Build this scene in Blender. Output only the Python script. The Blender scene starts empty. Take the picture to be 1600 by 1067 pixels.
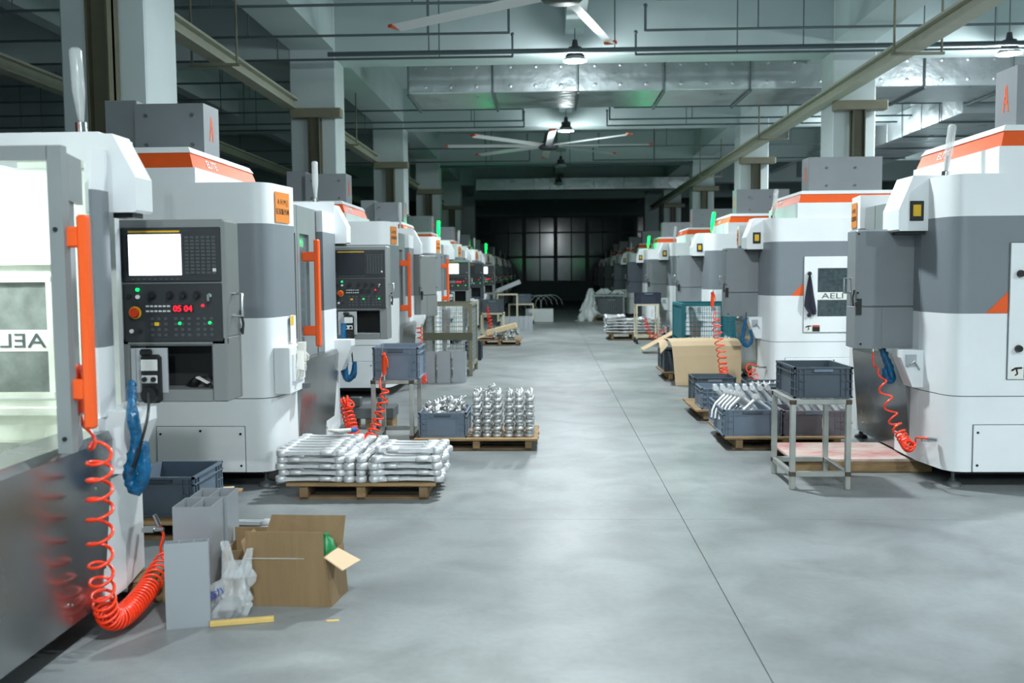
import bpy, bmesh, math, random
from mathutils import Vector, Matrix, noise
C = bpy.context.scene.collection
PI = math.pi
R = random.Random(7)
sc = bpy.context.scene

# ------------------------------------------------------------------ camera
cd = bpy.data.cameras.new('camera'); cam = bpy.data.objects.new('camera', cd); C.objects.link(cam)
cd.sensor_width = 36.0; cd.sensor_fit = 'HORIZONTAL'; cd.lens = 33.75; cd.clip_end = 200; cd.clip_start = 0.05
cam.matrix_world = Matrix(((0.999275, 0.00533, 0.037685, 0.0), (0.037214, 0.070773, -0.996798, 0.0), (-0.00798, 0.997478, 0.070523, 1.4), (0, 0, 0, 1)))
cd.dof.use_dof = True; cd.dof.focus_distance = 6.4; cd.dof.aperture_fstop = 2.8
sc.camera = cam
# ------------------------------------------------------------------ world, exposure
w = bpy.data.worlds.new('world'); sc.world = w; w.use_nodes = True
w.node_tree.nodes['Background'].inputs[0].default_value = (0.42, 0.55, 0.58, 1)
w.node_tree.nodes['Background'].inputs[1].default_value = 0.05
sc.view_settings.view_transform = 'Standard'; sc.view_settings.look = 'None'
sc.view_settings.gamma = 1; sc.view_settings.use_curve_mapping = False
sc.view_settings.exposure = 0.35
sc.cycles.max_bounces = 7; sc.cycles.diffuse_bounces = 4; sc.cycles.glossy_bounces = 4
sc.cycles.transmission_bounces = 5; sc.cycles.transparent_max_bounces = 10
sc.cycles.caustics_reflective = False; sc.cycles.caustics_refractive = False
sc.cycles.use_denoising = True
LAMP_COL = (0.91, 0.98, 1.0)
LAMPS = [  # x, y, watts of the high bay lamps that are switched on
    (0.42, -6.7, 620), (0.42, .4, 165), (0.42, 7.5, 170), (0.42, 14.55, 165), (0.42, 21.6, 165),
    (6.75, .4, 270), (6.75, 7.5, 330), (6.75, 14.55, 240), (6.75, 21.6, 200), (9.6, 28.7, 170)]  # the last lamp is added behind a column to light the far bay

# ------------------------------------------------------------------ materials
def lin(c):
    return tuple(((v/255)/12.92 if v/255 <= .04045 else ((v/255+.055)/1.055)**2.4) for v in c) + (1,)
def mat(name, rgb, rough=.5, metal=0.0, var=0.0, vscale=6.0, bump=0.0, bscale=60.0, emit=0, alpha=1, trans=0, coat=0, stretch=None, ecol=None, rvar=0.0):
    m = bpy.data.materials.new(name); m.use_nodes = True
    nt = m.node_tree; b = nt.nodes['Principled BSDF']
    col = lin(rgb); b.inputs['Base Color'].default_value = col
    b.inputs['Roughness'].default_value = rough; b.inputs['Metallic'].default_value = metal
    if coat: b.inputs['Coat Weight'].default_value = coat; b.inputs['Coat Roughness'].default_value = .15
    if trans: b.inputs['Transmission Weight'].default_value = trans
    b.inputs['Alpha'].default_value = alpha
    if emit:
        b.inputs['Emission Color'].default_value = lin(ecol) if ecol else col; b.inputs['Emission Strength'].default_value = emit
    if var or bump or rvar:
        tc = nt.nodes.new('ShaderNodeTexCoord'); src = tc.outputs['Object']
        if stretch:
            mp = nt.nodes.new('ShaderNodeMapping'); mp.inputs['Scale'].default_value = stretch
            nt.links.new(src, mp.inputs['Vector']); src = mp.outputs['Vector']
        n = nt.nodes.new('ShaderNodeTexNoise'); n.inputs['Scale'].default_value = vscale; n.inputs['Detail'].default_value = 5
        nt.links.new(src, n.inputs['Vector'])
        if var:
            r = nt.nodes.new('ShaderNodeValToRGB')
            r.color_ramp.elements[0].position = .3; r.color_ramp.elements[1].position = .7
            r.color_ramp.elements[0].color = tuple(max(0, v*(1-var)) for v in col[:3]) + (1,)
            r.color_ramp.elements[1].color = tuple(min(1, v*(1+var)) for v in col[:3]) + (1,)
            nt.links.new(n.outputs['Fac'], r.inputs['Fac']); nt.links.new(r.outputs['Color'], b.inputs['Base Color'])
        if rvar:
            mr = nt.nodes.new('ShaderNodeMapRange'); mr.inputs['To Min'].default_value = rough-rvar; mr.inputs['To Max'].default_value = rough+rvar
            mr.inputs['From Min'].default_value = .3; mr.inputs['From Max'].default_value = .7
            nt.links.new(n.outputs['Fac'], mr.inputs['Value']); nt.links.new(mr.outputs['Result'], b.inputs['Roughness'])
        if bump:
            n2 = nt.nodes.new('ShaderNodeTexNoise'); n2.inputs['Scale'].default_value = bscale; n2.inputs['Detail'].default_value = 3
            nt.links.new(src, n2.inputs['Vector'])
            bp = nt.nodes.new('ShaderNodeBump'); bp.inputs['Strength'].default_value = bump; bp.inputs['Distance'].default_value = .01
            nt.links.new(n2.outputs['Fac'], bp.inputs['Height']); nt.links.new(bp.outputs['Normal'], b.inputs['Normal'])
    return m
M = {}
M['white'] = mat('white_paint', (226, 231, 233), .38, var=.03, vscale=3)
M['grey'] = mat('grey_paint', (118, 126, 132), .4, var=.03, vscale=3)
M['lightgrey'] = mat('light_grey_paint', (170, 176, 180), .4)
M['steelgrey'] = mat('grey_door_paint', (128, 134, 136), .35, var=.05, vscale=4)
M['pend'] = mat('pendant_grey', (122, 126, 126), .4, var=.03)
M['pendback'] = mat('pendant_back_grey', (122, 128, 132), .42, var=.03)
M['penddark'] = mat('pendant_slate', (58, 66, 76), .45, var=.05)
M['orange'] = mat('orange_paint', (226, 88, 26), .4, var=.04)
M['orangeh'] = mat('orange_handle', (240, 92, 30), .35)
M['seam'] = mat('seam_gap', (96, 101, 103), .7)  # mid grey of panel seams, plate edges and floor joints
M['black'] = mat('black_plastic', (22, 23, 25), .45, var=.2)
M['void'] = mat('dark_recess', (30, 32, 33), .8)
M['panelblack'] = mat('operator_black', (40, 44, 47), .5, var=.1, vscale=20)
M['key'] = mat('key_grey', (70, 75, 78), .5)
M['keyw'] = mat('key_white', (205, 208, 205), .5)
M['yellow'] = mat('yellow_plastic', (222, 178, 30), .5)
M['red'] = mat('red_button', (200, 60, 25), .35)
M['navy'] = mat('navy_cloth', (26, 30, 44), .8, bump=.3)
M['screen'] = mat('lit_screen', (235, 243, 255), .4, emit=1.5)
M['screenoff'] = mat('dark_screen', (38, 43, 48), .25)
M['scrline'] = mat('screen_print', (150, 165, 205), .5, emit=.5)
M['digits'] = mat('red_digits', (255, 20, 40), .4, emit=2.5)
M['ledg'] = mat('green_led', (0, 255, 90), .4, emit=3)
M['lampgreen'] = mat('green_lens', (0, 255, 70), .3, emit=4)
M['clear'] = mat('clear_lens', (215, 222, 222), .15, alpha=.48, coat=.4)
M['glass'] = mat('dark_glass', (62, 74, 78), .16, var=.3, vscale=30, coat=.3)
M['glassg'] = mat('door_glass', (95, 108, 112), .1, coat=.4)
M['glassin'] = mat('wet_glass', (120, 128, 126), .3, var=.25, vscale=14)
M['stainless'] = mat('brushed_stainless', (150, 153, 154), .24, metal=.92, rvar=.05, vscale=2)
M['chrome'] = mat('chrome', (200, 204, 205), .15, metal=1)
M['alu'] = mat('cast_aluminium', (208, 211, 213), .42, metal=.45, var=.08, vscale=18, bump=.2, bscale=160)
M['knuckle'] = mat('cast_knuckle', (196, 198, 199), .38, metal=.55, var=.1, vscale=25)
M['profile'] = mat('anodised_profile', (160, 166, 171), .4, metal=.45)
M['foil'] = mat('duct_foil', (182, 192, 195), .34, metal=.6, var=.07, vscale=2.2, bump=1.0, bscale=5, rvar=.08)
M['crate'] = mat('crate_bluegrey', (110, 124, 140), .45, var=.06, vscale=9)
M['cratedk'] = mat('crate_slate', (72, 82, 93), .45, var=.08, vscale=9)
M['cratebr'] = mat('crate_brown_grey', (118, 114, 122), .45, var=.06, vscale=9)
M['cratenavy'] = mat('crate_navy', (38, 47, 66), .45, var=.08)
M['wood'] = mat('pallet_wood', (146, 119, 83), .75, var=.28, vscale=5, bump=.4, bscale=25, stretch=(1, 5, 5))
M['wooddk'] = mat('weathered_wood', (120, 98, 70), .8, var=.3, vscale=6, bump=.4, bscale=25)
M['stick'] = mat('pine_stick', (214, 182, 108), .6, var=.15, vscale=8)
M['card'] = mat('cardboard', (130, 107, 75), .8, var=.09, vscale=1.6, bump=.3, bscale=4, stretch=(10, 10, 1.2))
M['cardpale'] = mat('pale_cardboard', (212, 186, 150), .75, var=.05, vscale=3)
M['hose'] = mat('orange_hose', (255, 62, 20), .28, coat=.3)
M['gun'] = mat('orange_gun', (232, 70, 20), .35)
M['blue'] = mat('blue_film', (6, 92, 138), .2, var=.35, vscale=26, bump=.9, bscale=45, alpha=.9)
M['film'] = mat('clear_film', (225, 230, 233), .18, bump=.8, bscale=22, alpha=.3)
M['filmw'] = mat('milky_film', (235, 240, 242), .3, bump=.9, bscale=12, alpha=.8)
M['glove'] = mat('white_glove', (214, 214, 208), .85, bump=.5, bscale=120, var=.08)
M['gloveblue'] = mat('blue_glove', (45, 110, 180), .6)
M['olive'] = mat('olive_steel', (120, 118, 98), .5, var=.08)
M['olivedk'] = mat('dark_olive_steel', (84, 84, 66), .55, var=.08)
M['rail'] = mat('cream_rail', (168, 170, 152), .45, var=.07)
M['teal'] = mat('teal_steel', (24, 112, 124), .45, var=.1)
M['grid'] = mat('galvanised_wire', (150, 158, 158), .4, metal=.6)
M['tube'] = mat('brushed_tube', (172, 174, 168), .35, metal=.55, var=.16, vscale=8)
M['rust'] = mat('burnt_weld', (72, 60, 48), .7, var=.4, vscale=40)
M['beige'] = mat('beige_tube', (206, 198, 172), .45)
M['rubber'] = mat('rubber', (45, 46, 48), .7)
M['iron'] = mat('dark_iron', (92, 96, 98), .5, metal=.4, var=.15)
M['pipe'] = mat('sprinkler_pipe', (86, 100, 104), .45, metal=.2)
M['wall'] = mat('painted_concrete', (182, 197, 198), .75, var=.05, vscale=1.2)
M['col'] = mat('column_paint', (192, 204, 205), .7, var=.05, vscale=1.5)
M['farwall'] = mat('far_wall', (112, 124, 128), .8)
M['wglass'] = mat('night_window', (58, 68, 74), .12)
M['mullion'] = mat('dark_mullion', (40, 47, 52), .5)
M['lampwhite'] = mat('lamp_diffuser', (225, 240, 255), .4, emit=16)
M['lampoff'] = mat('lamp_diffuser_off', (120, 125, 128), .4)
M['lampbody'] = mat('lamp_housing', (60, 64, 68), .5, metal=.3)
M['fanblade'] = mat('fan_aluminium', (232, 236, 236), .35)
M['green'] = mat('green_plastic', (20, 130, 70), .4)
M['paper'] = mat('label_paper', (225, 226, 220), .7)
M['labelorange'] = mat('orange_label', (216, 128, 44), .5)
M['ink'] = mat('dark_ink', (70, 50, 28), .6)
M['inkgrey'] = mat('grey_ink', (72, 84, 88), .6)
M['inkw'] = mat('white_ink', (240, 240, 236), .5)
M['inkblue'] = mat('blue_ink', (40, 60, 170), .6)
M['inwall'] = mat('interior_paint', (225, 230, 222), .45, var=.08, vscale=9)
M['worklamp'] = mat('work_lamp_tube', (245, 255, 245), .4, emit=20)

def floor_mat():
    m = mat('polished_concrete', (152, 158, 160), .3); nt = m.node_tree; b = nt.nodes['Principled BSDF']
    tc = nt.nodes.new('ShaderNodeTexCoord')
    def nz(scale, detail, dist=0.0):
        n = nt.nodes.new('ShaderNodeTexNoise'); n.inputs['Scale'].default_value = scale; n.inputs['Detail'].default_value = detail
        n.inputs['Distortion'].default_value = dist
        nt.links.new(tc.outputs['Object'], n.inputs['Vector']); return n.outputs['Fac']
    big, mid, fine, cloud = nz(.35, 5, 1.2), nz(2.6, 10, .5), nz(30, 5), nz(1.1, 9, .6)
    def ramp(fac, p0, c0, p1, c1):
        r = nt.nodes.new('ShaderNodeValToRGB'); e = r.color_ramp.elements
        e[0].position = p0; e[0].color = c0; e[1].position = p1; e[1].color = c1
        nt.links.new(fac, r.inputs['Fac']); return r.outputs['Color']
    def mix(a, c, blend, f):
        x = nt.nodes.new('ShaderNodeMixRGB'); x.blend_type = blend; x.inputs[0].default_value = f
        nt.links.new(a, x.inputs[1]); nt.links.new(c, x.inputs[2]); return x.outputs[0]
    g = lambda v: (v, v, v, 1)
    base = ramp(big, .3, lin((120, 126, 129)), .7, lin((153, 158, 158)))
    base = mix(base, ramp(cloud, .3, g(.7), .62, g(1)), 'MULTIPLY', .6)
    base = mix(base, ramp(mid, .34, g(.66), .6, g(1)), 'MULTIPLY', .7)
    base = mix(base, ramp(fine, .3, g(.8), .6, g(1)), 'MULTIPLY', .35)
    nt.links.new(base, b.inputs['Base Color'])
    mr = nt.nodes.new('ShaderNodeMapRange'); mr.inputs['From Min'].default_value = .3; mr.inputs['From Max'].default_value = .7
    b.inputs['Specular IOR Level'].default_value = .4; mr.inputs['To Min'].default_value = .4; mr.inputs["To Max"].default_value = .52
    nt.links.new(cloud, mr.inputs['Value']); nt.links.new(mr.outputs['Result'], b.inputs['Roughness'])
    bp = nt.nodes.new('ShaderNodeBump'); bp.inputs['Strength'].default_value = .02; bp.inputs['Distance'].default_value = .02
    nt.links.new(mid, bp.inputs['Height']); nt.links.new(bp.outputs['Normal'], b.inputs['Normal'])
    return m
M['floor'] = floor_mat()
def redboard_mat():
    m = mat('red_stained_board', (206, 190, 180), .7); nt = m.node_tree; b = nt.nodes['Principled BSDF']
    tc = nt.nodes.new('ShaderNodeTexCoord'); mp = nt.nodes.new('ShaderNodeMapping'); mp.inputs['Scale'].default_value = (1.6, 3.4, 2)
    n = nt.nodes.new('ShaderNodeTexNoise'); n.inputs['Scale'].default_value = 1.5; n.inputs['Detail'].default_value = 9; n.inputs['Roughness'].default_value = .7
    r = nt.nodes.new('ShaderNodeValToRGB'); e = r.color_ramp.elements
    e[0].position = .42; e[0].color = lin((192, 178, 168)); e[1].position = .72; e[1].color = lin((176, 84, 92))
    nt.links.new(tc.outputs['Object'], mp.inputs['Vector']); nt.links.new(mp.outputs['Vector'], n.inputs['Vector'])
    nt.links.new(n.outputs['Fac'], r.inputs['Fac']); nt.links.new(r.outputs['Color'], b.inputs['Base Color'])
    return m
M['redboard'] = redboard_mat()

# ------------------------------------------------------------------ mesh helpers
def V(*a): return Vector(a)
class MB:
    def __init__(s, M0=None): s.v = []; s.f = []; s.m = []; s.s = []; s.M = M0
    def add(s, vs, fs, mi=0, sm=False):
        o = len(s.v)
        s.v += [tuple(s.M @ Vector(p)) if s.M else tuple(p) for p in vs]
        for f in fs: s.f.append([i+o for i in f]); s.m.append(mi); s.s.append(sm)
        return s
    def box(s, x0, x1, y0, y1, z0, z1, mi=0, bev=0.0):
        if bev <= 0:
            vs = [(x, y, z) for x in (x0, x1) for y in (y0, y1) for z in (z0, z1)]
            return s.add(vs, [(0, 1, 3, 2), (4, 6, 7, 5), (0, 4, 5, 1), (2, 3, 7, 6), (0, 2, 6, 4), (1, 5, 7, 3)], mi)
        lo, hi = (x0, y0, z0), (x1, y1, z1); vs = []; ix = {}
        for c in range(8):
            sg = [(c >> k) & 1 for k in range(3)]
            for a in range(3):
                ix[c, a] = len(vs)
                vs.append(tuple((hi[k] if sg[k] else lo[k]) + (0 if k == a else (-bev if sg[k] else bev)) for k in range(3)))
        fs = []
        for a in range(3):
            b, c = (a+1) % 3, (a+2) % 3
            for sa in (0, 1):
                q = [(sa << a) | (p << b) | (r << c) for p, r in ((0, 0), (1, 0), (1, 1), (0, 1))]
                fs.append([ix[k, a] for k in q])
            for p in (0, 1):
                for r in (0, 1):
                    k0 = (p << a) | (r << b); k1 = k0 | (1 << c)
                    fs.append([ix[k0, a], ix[k0, b], ix[k1, b], ix[k1, a]])
        for c in range(8): fs.append([ix[c, 0], ix[c, 1], ix[c, 2]])
        return s.add(vs, fs, mi)
    def prism(s, poly, a0, a1, mi=0, axis='z', sm=False):
        def P(u, v, a): return (u, v, a) if axis == 'z' else ((u, a, v) if axis == 'y' else (a, u, v))
        n = len(poly); vs = [P(u, v, a0) for u, v in poly] + [P(u, v, a1) for u, v in poly]
        s.add(vs, [[i, (i+1) % n, n+(i+1) % n, n+i] for i in range(n)], mi, sm)
        return s.add(vs, [list(range(n))[::-1], list(range(n, 2*n))], mi)
    def rings(s, rings, mi=0, sm=True, cap=True, closed=True):
        n = len(rings[0]); vs = [p for r in rings for p in r]; fs = []
        for k in range(len(rings)-1):
            for i in range(n if closed else n-1):
                j = (i+1) % n; fs.append([k*n+i, k*n+j, (k+1)*n+j, (k+1)*n+i])
        if cap and closed: fs += [list(range(n))[::-1], [(len(rings)-1)*n+i for i in range(n)]]
        return s.add(vs, fs, mi, sm)
    def sweep(s, pts, r, n=6, mi=0, sm=True, flat=1.0, jit=0.0, up=None, cap=True):
        pts = [Vector(p) for p in pts]; rr = r if isinstance(r, (list, tuple)) else [r]*len(pts)
        t0 = (pts[1]-pts[0]).normalized()
        u = Vector(up) if up else (Vector((0, 0, 1)) if abs(t0.z) < .9 else Vector((1, 0, 0)))
        u = (u - t0*u.dot(t0)).normalized(); out = []
        for k, p in enumerate(pts):
            t = (pts[min(k+1, len(pts)-1)] - pts[max(k-1, 0)]).normalized()
            u = (u - t*u.dot(t))
            u = u.normalized() if u.length > 1e-6 else Vector((1, 0, 0)); b = t.cross(u)
            ring = []
            for i in range(n):
                a = 2*PI*i/n; q = rr[k]*(1 + (R.uniform(-jit, jit) if jit else 0))
                ring.append(tuple(p + u*(math.cos(a)*q*flat) + b*(math.sin(a)*q)))
            out.append(ring)
        return s.rings(out, mi, sm, cap)
    def cyl(s, p0, p1, r0, r1=None, n=12, mi=0, sm=True):
        return s.sweep([p0, p1], [r0, r0 if r1 is None else r1], n, mi, sm)
    def lathe(s, prof, c=(0, 0, 0), n=14, mi=0, sm=True):
        return s.rings([[(c[0]+r*math.cos(2*PI*i/n), c[1]+r*math.sin(2*PI*i/n), c[2]+z) for i in range(n)] for r, z in prof], mi, sm)
    def ball(s, c, r, n=10, m=6, mi=0, sq=(1, 1, 1)):
        return s.rings([[(c[0]+sq[0]*r*math.sin(PI*(k+.02)/(m+.04))*math.cos(2*PI*i/n), c[1]+sq[1]*r*math.sin(PI*(k+.02)/(m+.04))*math.sin(2*PI*i/n), c[2]-sq[2]*r*math.cos(PI*(k+.02)/(m+.04))) for i in range(n)] for k in range(m+1)], mi, True)
    def build(s, name, mats, parent=None, loc=None, rz=0.0, mw=None):
        me = bpy.data.meshes.new(name); me.from_pydata(s.v, [], s.f)
        if not isinstance(mats, (list, tuple)): mats = [mats]
        for m in mats: me.materials.append(M[m] if isinstance(m, str) else m)
        me.polygons.foreach_set('material_index', s.m); me.polygons.foreach_set('use_smooth', s.s)
        bm = bmesh.new(); bm.from_mesh(me); bmesh.ops.recalc_face_normals(bm, faces=bm.faces); bm.to_mesh(me); bm.free()
        if any(s.s): me.set_sharp_from_angle(angle=math.radians(62))
        return link(name, me, parent, loc, rz, mw)
def link(name, me, parent=None, loc=None, rz=0.0, mw=None):
    o = bpy.data.objects.new(name, me); C.objects.link(o)
    if parent: o.parent = parent
    if loc: o.location = loc
    if rz: o.rotation_euler = (0, 0, rz)
    if mw: o.matrix_local = mw
    return o
def thing(name, label, cat, loc=(0, 0, 0), rz=0.0, group=None):
    return tag(link(name, None, None, loc, rz), label, cat, group)
def tag(o, label, cat, group=None):
    o['label'] = label; o['category'] = cat
    if group: o['group'] = group
    return o
def struct(name, mb, m, **k):
    o = mb.build(name, m, **k); o['kind'] = 'structure'; return o
def stuff(o): o['kind'] = 'stuff'; return o
def dup(root, loc=None, rz=None, label=None, group=None, rot=None):
    def cp(o, parent):
        c = o.copy(); C.objects.link(c); c.parent = parent
        for ch in kids.get(o.name, ()): cp(ch, c)
        return c
    kids = {}
    st = [root]
    while st:
        o = st.pop(); kids[o.name] = list(o.children); st += kids[o.name]
    r = cp(root, None)
    if loc is not None: r.location = loc
    if rz is not None: r.rotation_euler = (0, 0, rz)
    if rot is not None: r.rotation_euler = rot
    if label: r['label'] = label
    if group: r['group'] = group
    return r
_tx = {}
def text(body, size, m, parent, mw, name='lettering', ext=.0015):
    k = (body, size, m)
    if k not in _tx:
        c = bpy.data.curves.new('lettering', 'FONT'); c.body = body; c.size = size; c.extrude = ext
        c.align_x = 'CENTER'; c.align_y = 'CENTER'; c.resolution_u = 3
        o = bpy.data.objects.new('lettering', c); C.objects.link(o)
        dg = bpy.context.evaluated_depsgraph_get(); dg.update()
        me = bpy.data.meshes.new_from_object(o.evaluated_get(dg)); bpy.data.objects.remove(o)
        me.materials.clear(); me.materials.append(M[m]); _tx[k] = me
    return link(name, _tx[k], parent, mw=mw)
def frame(o, xa, ya):   # matrix: local X -> xa, local Y -> ya, at point o
    xa, ya = Vector(xa).normalized(), Vector(ya).normalized(); za = xa.cross(ya)
    m = Matrix((xa, ya, za)).transposed().to_4x4(); m.translation = Vector(o); return m
def catmull(P, n):
    P = [Vector(p) for p in P]; out = []
    for k in range(len(P)-1):
        a, b, c, d = P[max(k-1, 0)], P[k], P[k+1], P[min(k+2, len(P)-1)]
        for i in range(n):
            t = i/n; out.append(.5*((2*b)+(c-a)*t+(2*a-5*b+4*c-d)*t*t+(3*b-a-3*c+d)*t**3))
    return out + [P[-1]]
def coil_points(ctrl, per=13):
    """ctrl: (x, y, z, turns so far, coil radius); gives the hose's centre line."""
    sub = 24; path = catmull([c[:3] for c in ctrl], sub); N = len(path)
    def at(s):
        s = max(0, min(N-1.001, s)); k = int(s); f = s-k
        p = path[k].lerp(path[k+1], f); q = s/sub; j = min(int(q), len(ctrl)-2); g = q-j
        return p, ctrl[j][3]*(1-g)+ctrl[j+1][3]*g, ctrl[j][4]*(1-g)+ctrl[j+1][4]*g
    total = ctrl[-1][3]; steps = int(max(total*per, N)); out = []
    u = None; ss = [i/2 for i in range(2*N-1)]; dense = []
    for i in range(len(ss)-1):
        a, b = at(ss[i]), at(ss[i+1]); k = max(1, int(math.ceil((b[1]-a[1])*per)))
        for j in range(k): dense.append(ss[i]+(ss[i+1]-ss[i])*j/k)
    for s in dense:
        p, tn, r = at(s); t = (at(s+.6)[0]-at(s-.6)[0]).normalized()
        if u is None: u = Vector((1, .2, 0)); u = (u-t*u.dot(t)).normalized()
        u = (u-t*u.dot(t)).normalized(); b = t.cross(u)
        out.append(p+(u*math.cos(2*PI*tn)+b*math.sin(2*PI*tn))*r)
    return out

# ------------------------------------------------------------------ the setting
XL, XR, YN, YF, ZC = -13.0, 14.0, -9.0, 49.0, 5.6
fl = struct('floor', MB().box(XL, XR, YN, YF, -.3, -.02), 'seam')
xs = [XL, -3.3, .76, 4.65, 9.3, XR]; ys = [YN, -1.5, 5.4, 12.4, 19.5, 26.6, 33.7, 40.8, YF]
for i in range(5):
    for j in range(8):
        MB().box(xs[i]+.0018, xs[i+1]-.0018, ys[j]+.0012, ys[j+1]-.0012, -.1, 0).build('slab', 'floor', fl)
ce = struct('ceiling', MB().box(XL, XR, YN, YF, ZC, ZC+.2), 'wall')
COLY = [-6.3+7.08*k for k in range(8)]
COLX = [(-3.97, -3.26), (4.33, 4.97), (-10.9, -10.2), (11.4, 12.05)]
COLY = [.77, 7.85, 14.93, 22.0, 29.1, 36.2, 43.3]
for x0, x1 in COLX[:2]:
    for y in [-6.3]+COLY:
        struct('column', MB().box(x0, x1, y, y+.65, 0, ZC, 0, .015), 'col')
for x0, x1 in COLX[2:]:
    for y in COLY: struct('column', MB().box(x0, x1, y, y+.65, 0, ZC, 0, .015), 'col')
for y in [-6.3]+COLY: struct('cross_beam', MB().box(XL, XR, y+.02, y+.63, 4.72, ZC), 'wall')
for x0, x1 in ((-3.95, -3.28), (4.35, 4.95), (.28, .56), (-7.3, -7.05), (8.1, 8.35)):
    z = 5.02 if x1-x0 < .4 else 4.86
    struct('long_beam', MB().box(x0, x1, YN, YF, z, ZC), 'wall')
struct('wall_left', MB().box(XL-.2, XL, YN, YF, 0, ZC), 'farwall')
struct('wall_right', MB().box(XR, XR+.2, YN, YF, 0, ZC), 'wall')
struct('wall_back', MB().box(XL, XR, YN-.2, YN, 0, ZC), 'wall')
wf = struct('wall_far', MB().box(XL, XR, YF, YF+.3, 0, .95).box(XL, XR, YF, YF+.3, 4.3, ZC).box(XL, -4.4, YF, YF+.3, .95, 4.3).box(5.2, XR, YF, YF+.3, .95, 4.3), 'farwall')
for k in range(6):
    x0 = -4.4+1.6*k
    f = struct('window_%d' % (k+1), MB().box(x0, x0+.1, YF-.06, YF+.1, .95, 4.3).box(x0+1.5, x0+1.6, YF-.06, YF+.1, .95, 4.3)
               .box(x0+.1, x0+1.5, YF-.06, YF+.1, .95, 1.03).box(x0+.1, x0+1.5, YF-.06, YF+.1, 4.2, 4.3)
               .box(x0+.1, x0+1.5, YF-.06, YF+.1, 2.17, 2.29).box(x0+.1, x0+1.5, YF-.06, YF+.1, 3.42, 3.5).box(x0+.77, x0+.83, YF-.06, YF+.1, 1.03, 4.2), 'mullion')
    for xa in (x0+.1, x0+.83):
        for za, zb in ((1.03, 2.17), (2.29, 3.42), (3.5, 4.2)):
            MB().box(xa, xa+.67, YF+.02, YF+.04, za, zb).build('pane', 'wglass', f)
# steel posts with T brackets against the columns, and the crane rails they carry
def post(x, y, lab):
    t = thing('rail_post', lab, 'steel post', (x, y, 0), 0, 'olive posts carrying the crane rails')
    MB().box(-.09, .09, -.02, .02, 0, 3.8).box(-.09, -.075, -.1, .1, 0, 3.8).box(.075, .09, -.1, .1, 0, 3.8).build('shaft', 'olivedk', t)
    MB().box(-.36, .42, -.1, .1, 3.8, 3.94, 0, .01).build('bracket', 'olive', t)
    MB().box(-.16, .16, -.12, .12, 0, .03).build('base_plate', 'olivedk', t)
for nm, x in (('left', -3.56), ('right', 4.66)):
    for k, y in enumerate(COLY[1:6]):
        post(x, y-.13, 'olive steel post with wide T bracket against the %s pale column, %s from the camera' % (nm, ['nearest', 'second', 'third', 'fourth', 'fifth'][k]))
def rail(x, z, lab, y1=40):
    t = thing('crane_rail', lab, 'rail', (x, 0, z))
    MB().box(-.09, .09, -6, y1, .15, .18).box(-.015, .015, -6, y1, .02, .15).box(-.09, .09, -6, y1, 0, .02).build('beam', 'rail', t)
    return t
rail(-3.92, 3.94, 'long cream crane rail along the left columns of the aisle')
rail(4.26, 3.94, 'long cream crane rail along the right columns of the aisle')
rail(-6.4, 3.82, 'long cream crane rail in the dark left bay')
for x, nm in ((-3.92, 'left'), (4.26, 'right')):
    for k, y in enumerate((4.3, 11.4, 18.5, 25.5)):
        t = thing('rail_hanger', 'thin olive hanger rods over the %s crane rail, %s from the camera' % (nm, ['nearest', 'second', 'third', 'farthest'][k]), 'hanger', (x, y, 3.9), 0, 'rail hangers')
        MB().box(-.3, .3, -.02, .02, -.03, .0).build('cross_bar', 'olive', t)
        for dx in (-.27, .27): MB().cyl((dx, 0, 0), (dx, 0, 1.7), .014, n=6).build('rod', 'olive', t)
# ducts
def duct_x(x0, x1, y0, y1, z0, z1, n, lab, rods=True):
    t = thing('air_duct', lab, 'duct', ((x0+x1)/2, y0, z0)); L = (x1-x0)/n
    for k in range(n):
        a = x0+L*k-(x0+x1)/2
        MB().box(a, a+L-.02, 0, y1-y0, 0, z1-z0, 0, .012).box(a+L-.03, a+L+.01, .01, y1-y0-.01, .01, z1-z0-.01).build('section', 'foil', t)
        q = MB()
        for i in range(3):
            for j in range(2):
                cx, cz = a+L*(.2+.3*i), (z1-z0)*(.2+.6*j)
                q.cyl((cx, -.008, cz), (cx, .003, cz), .012, .045, 8)
        stuff(q.build('pin_washers', 'foil', t))
    if rods:
        for k in range(0, n+1):
            a = x0+L*k-(x0+x1)/2
            MB().cyl((a, -.03, -.04), (a, -.03, 5.6-z0), .012, n=6).build('hanger_rod', 'pipe', t)
            MB().box(a-.02, a+.02, -.05, y1-y0+.05, -.05, -.02).build('cradle_bar', 'pipe', t)
    return t
duct_x(-2.35, 10.6, 16.5, 18.1, 4.46, 5.0, 9, 'large silver foil duct crossing above the aisle behind the nearer lit lamp')
duct_x(-2.6, 6.0, 35.1, 35.9, 4.42, 4.84, 8, 'distant silver foil duct crossing above the dark end of the aisle', False)
t = thing('air_duct', 'silver foil duct running lengthwise above the right bay', 'duct', (7.7, 18.35, 4.3))
for k in range(6): MB().box(0, 1.5, 2*k, 2*k+1.97, 0, .55, 0, .012).build('section', 'foil', t)
for k in range(6): MB().box(-.02, 1.52, 2*k+1, 2*k+1.04, -.03, -.005).cyl((-.02, 2*k+1.02, -.03), (-.02, 2*k+1.02, 1.3), .012, n=6).build('hanger_rod', 'pipe', t)
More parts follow.
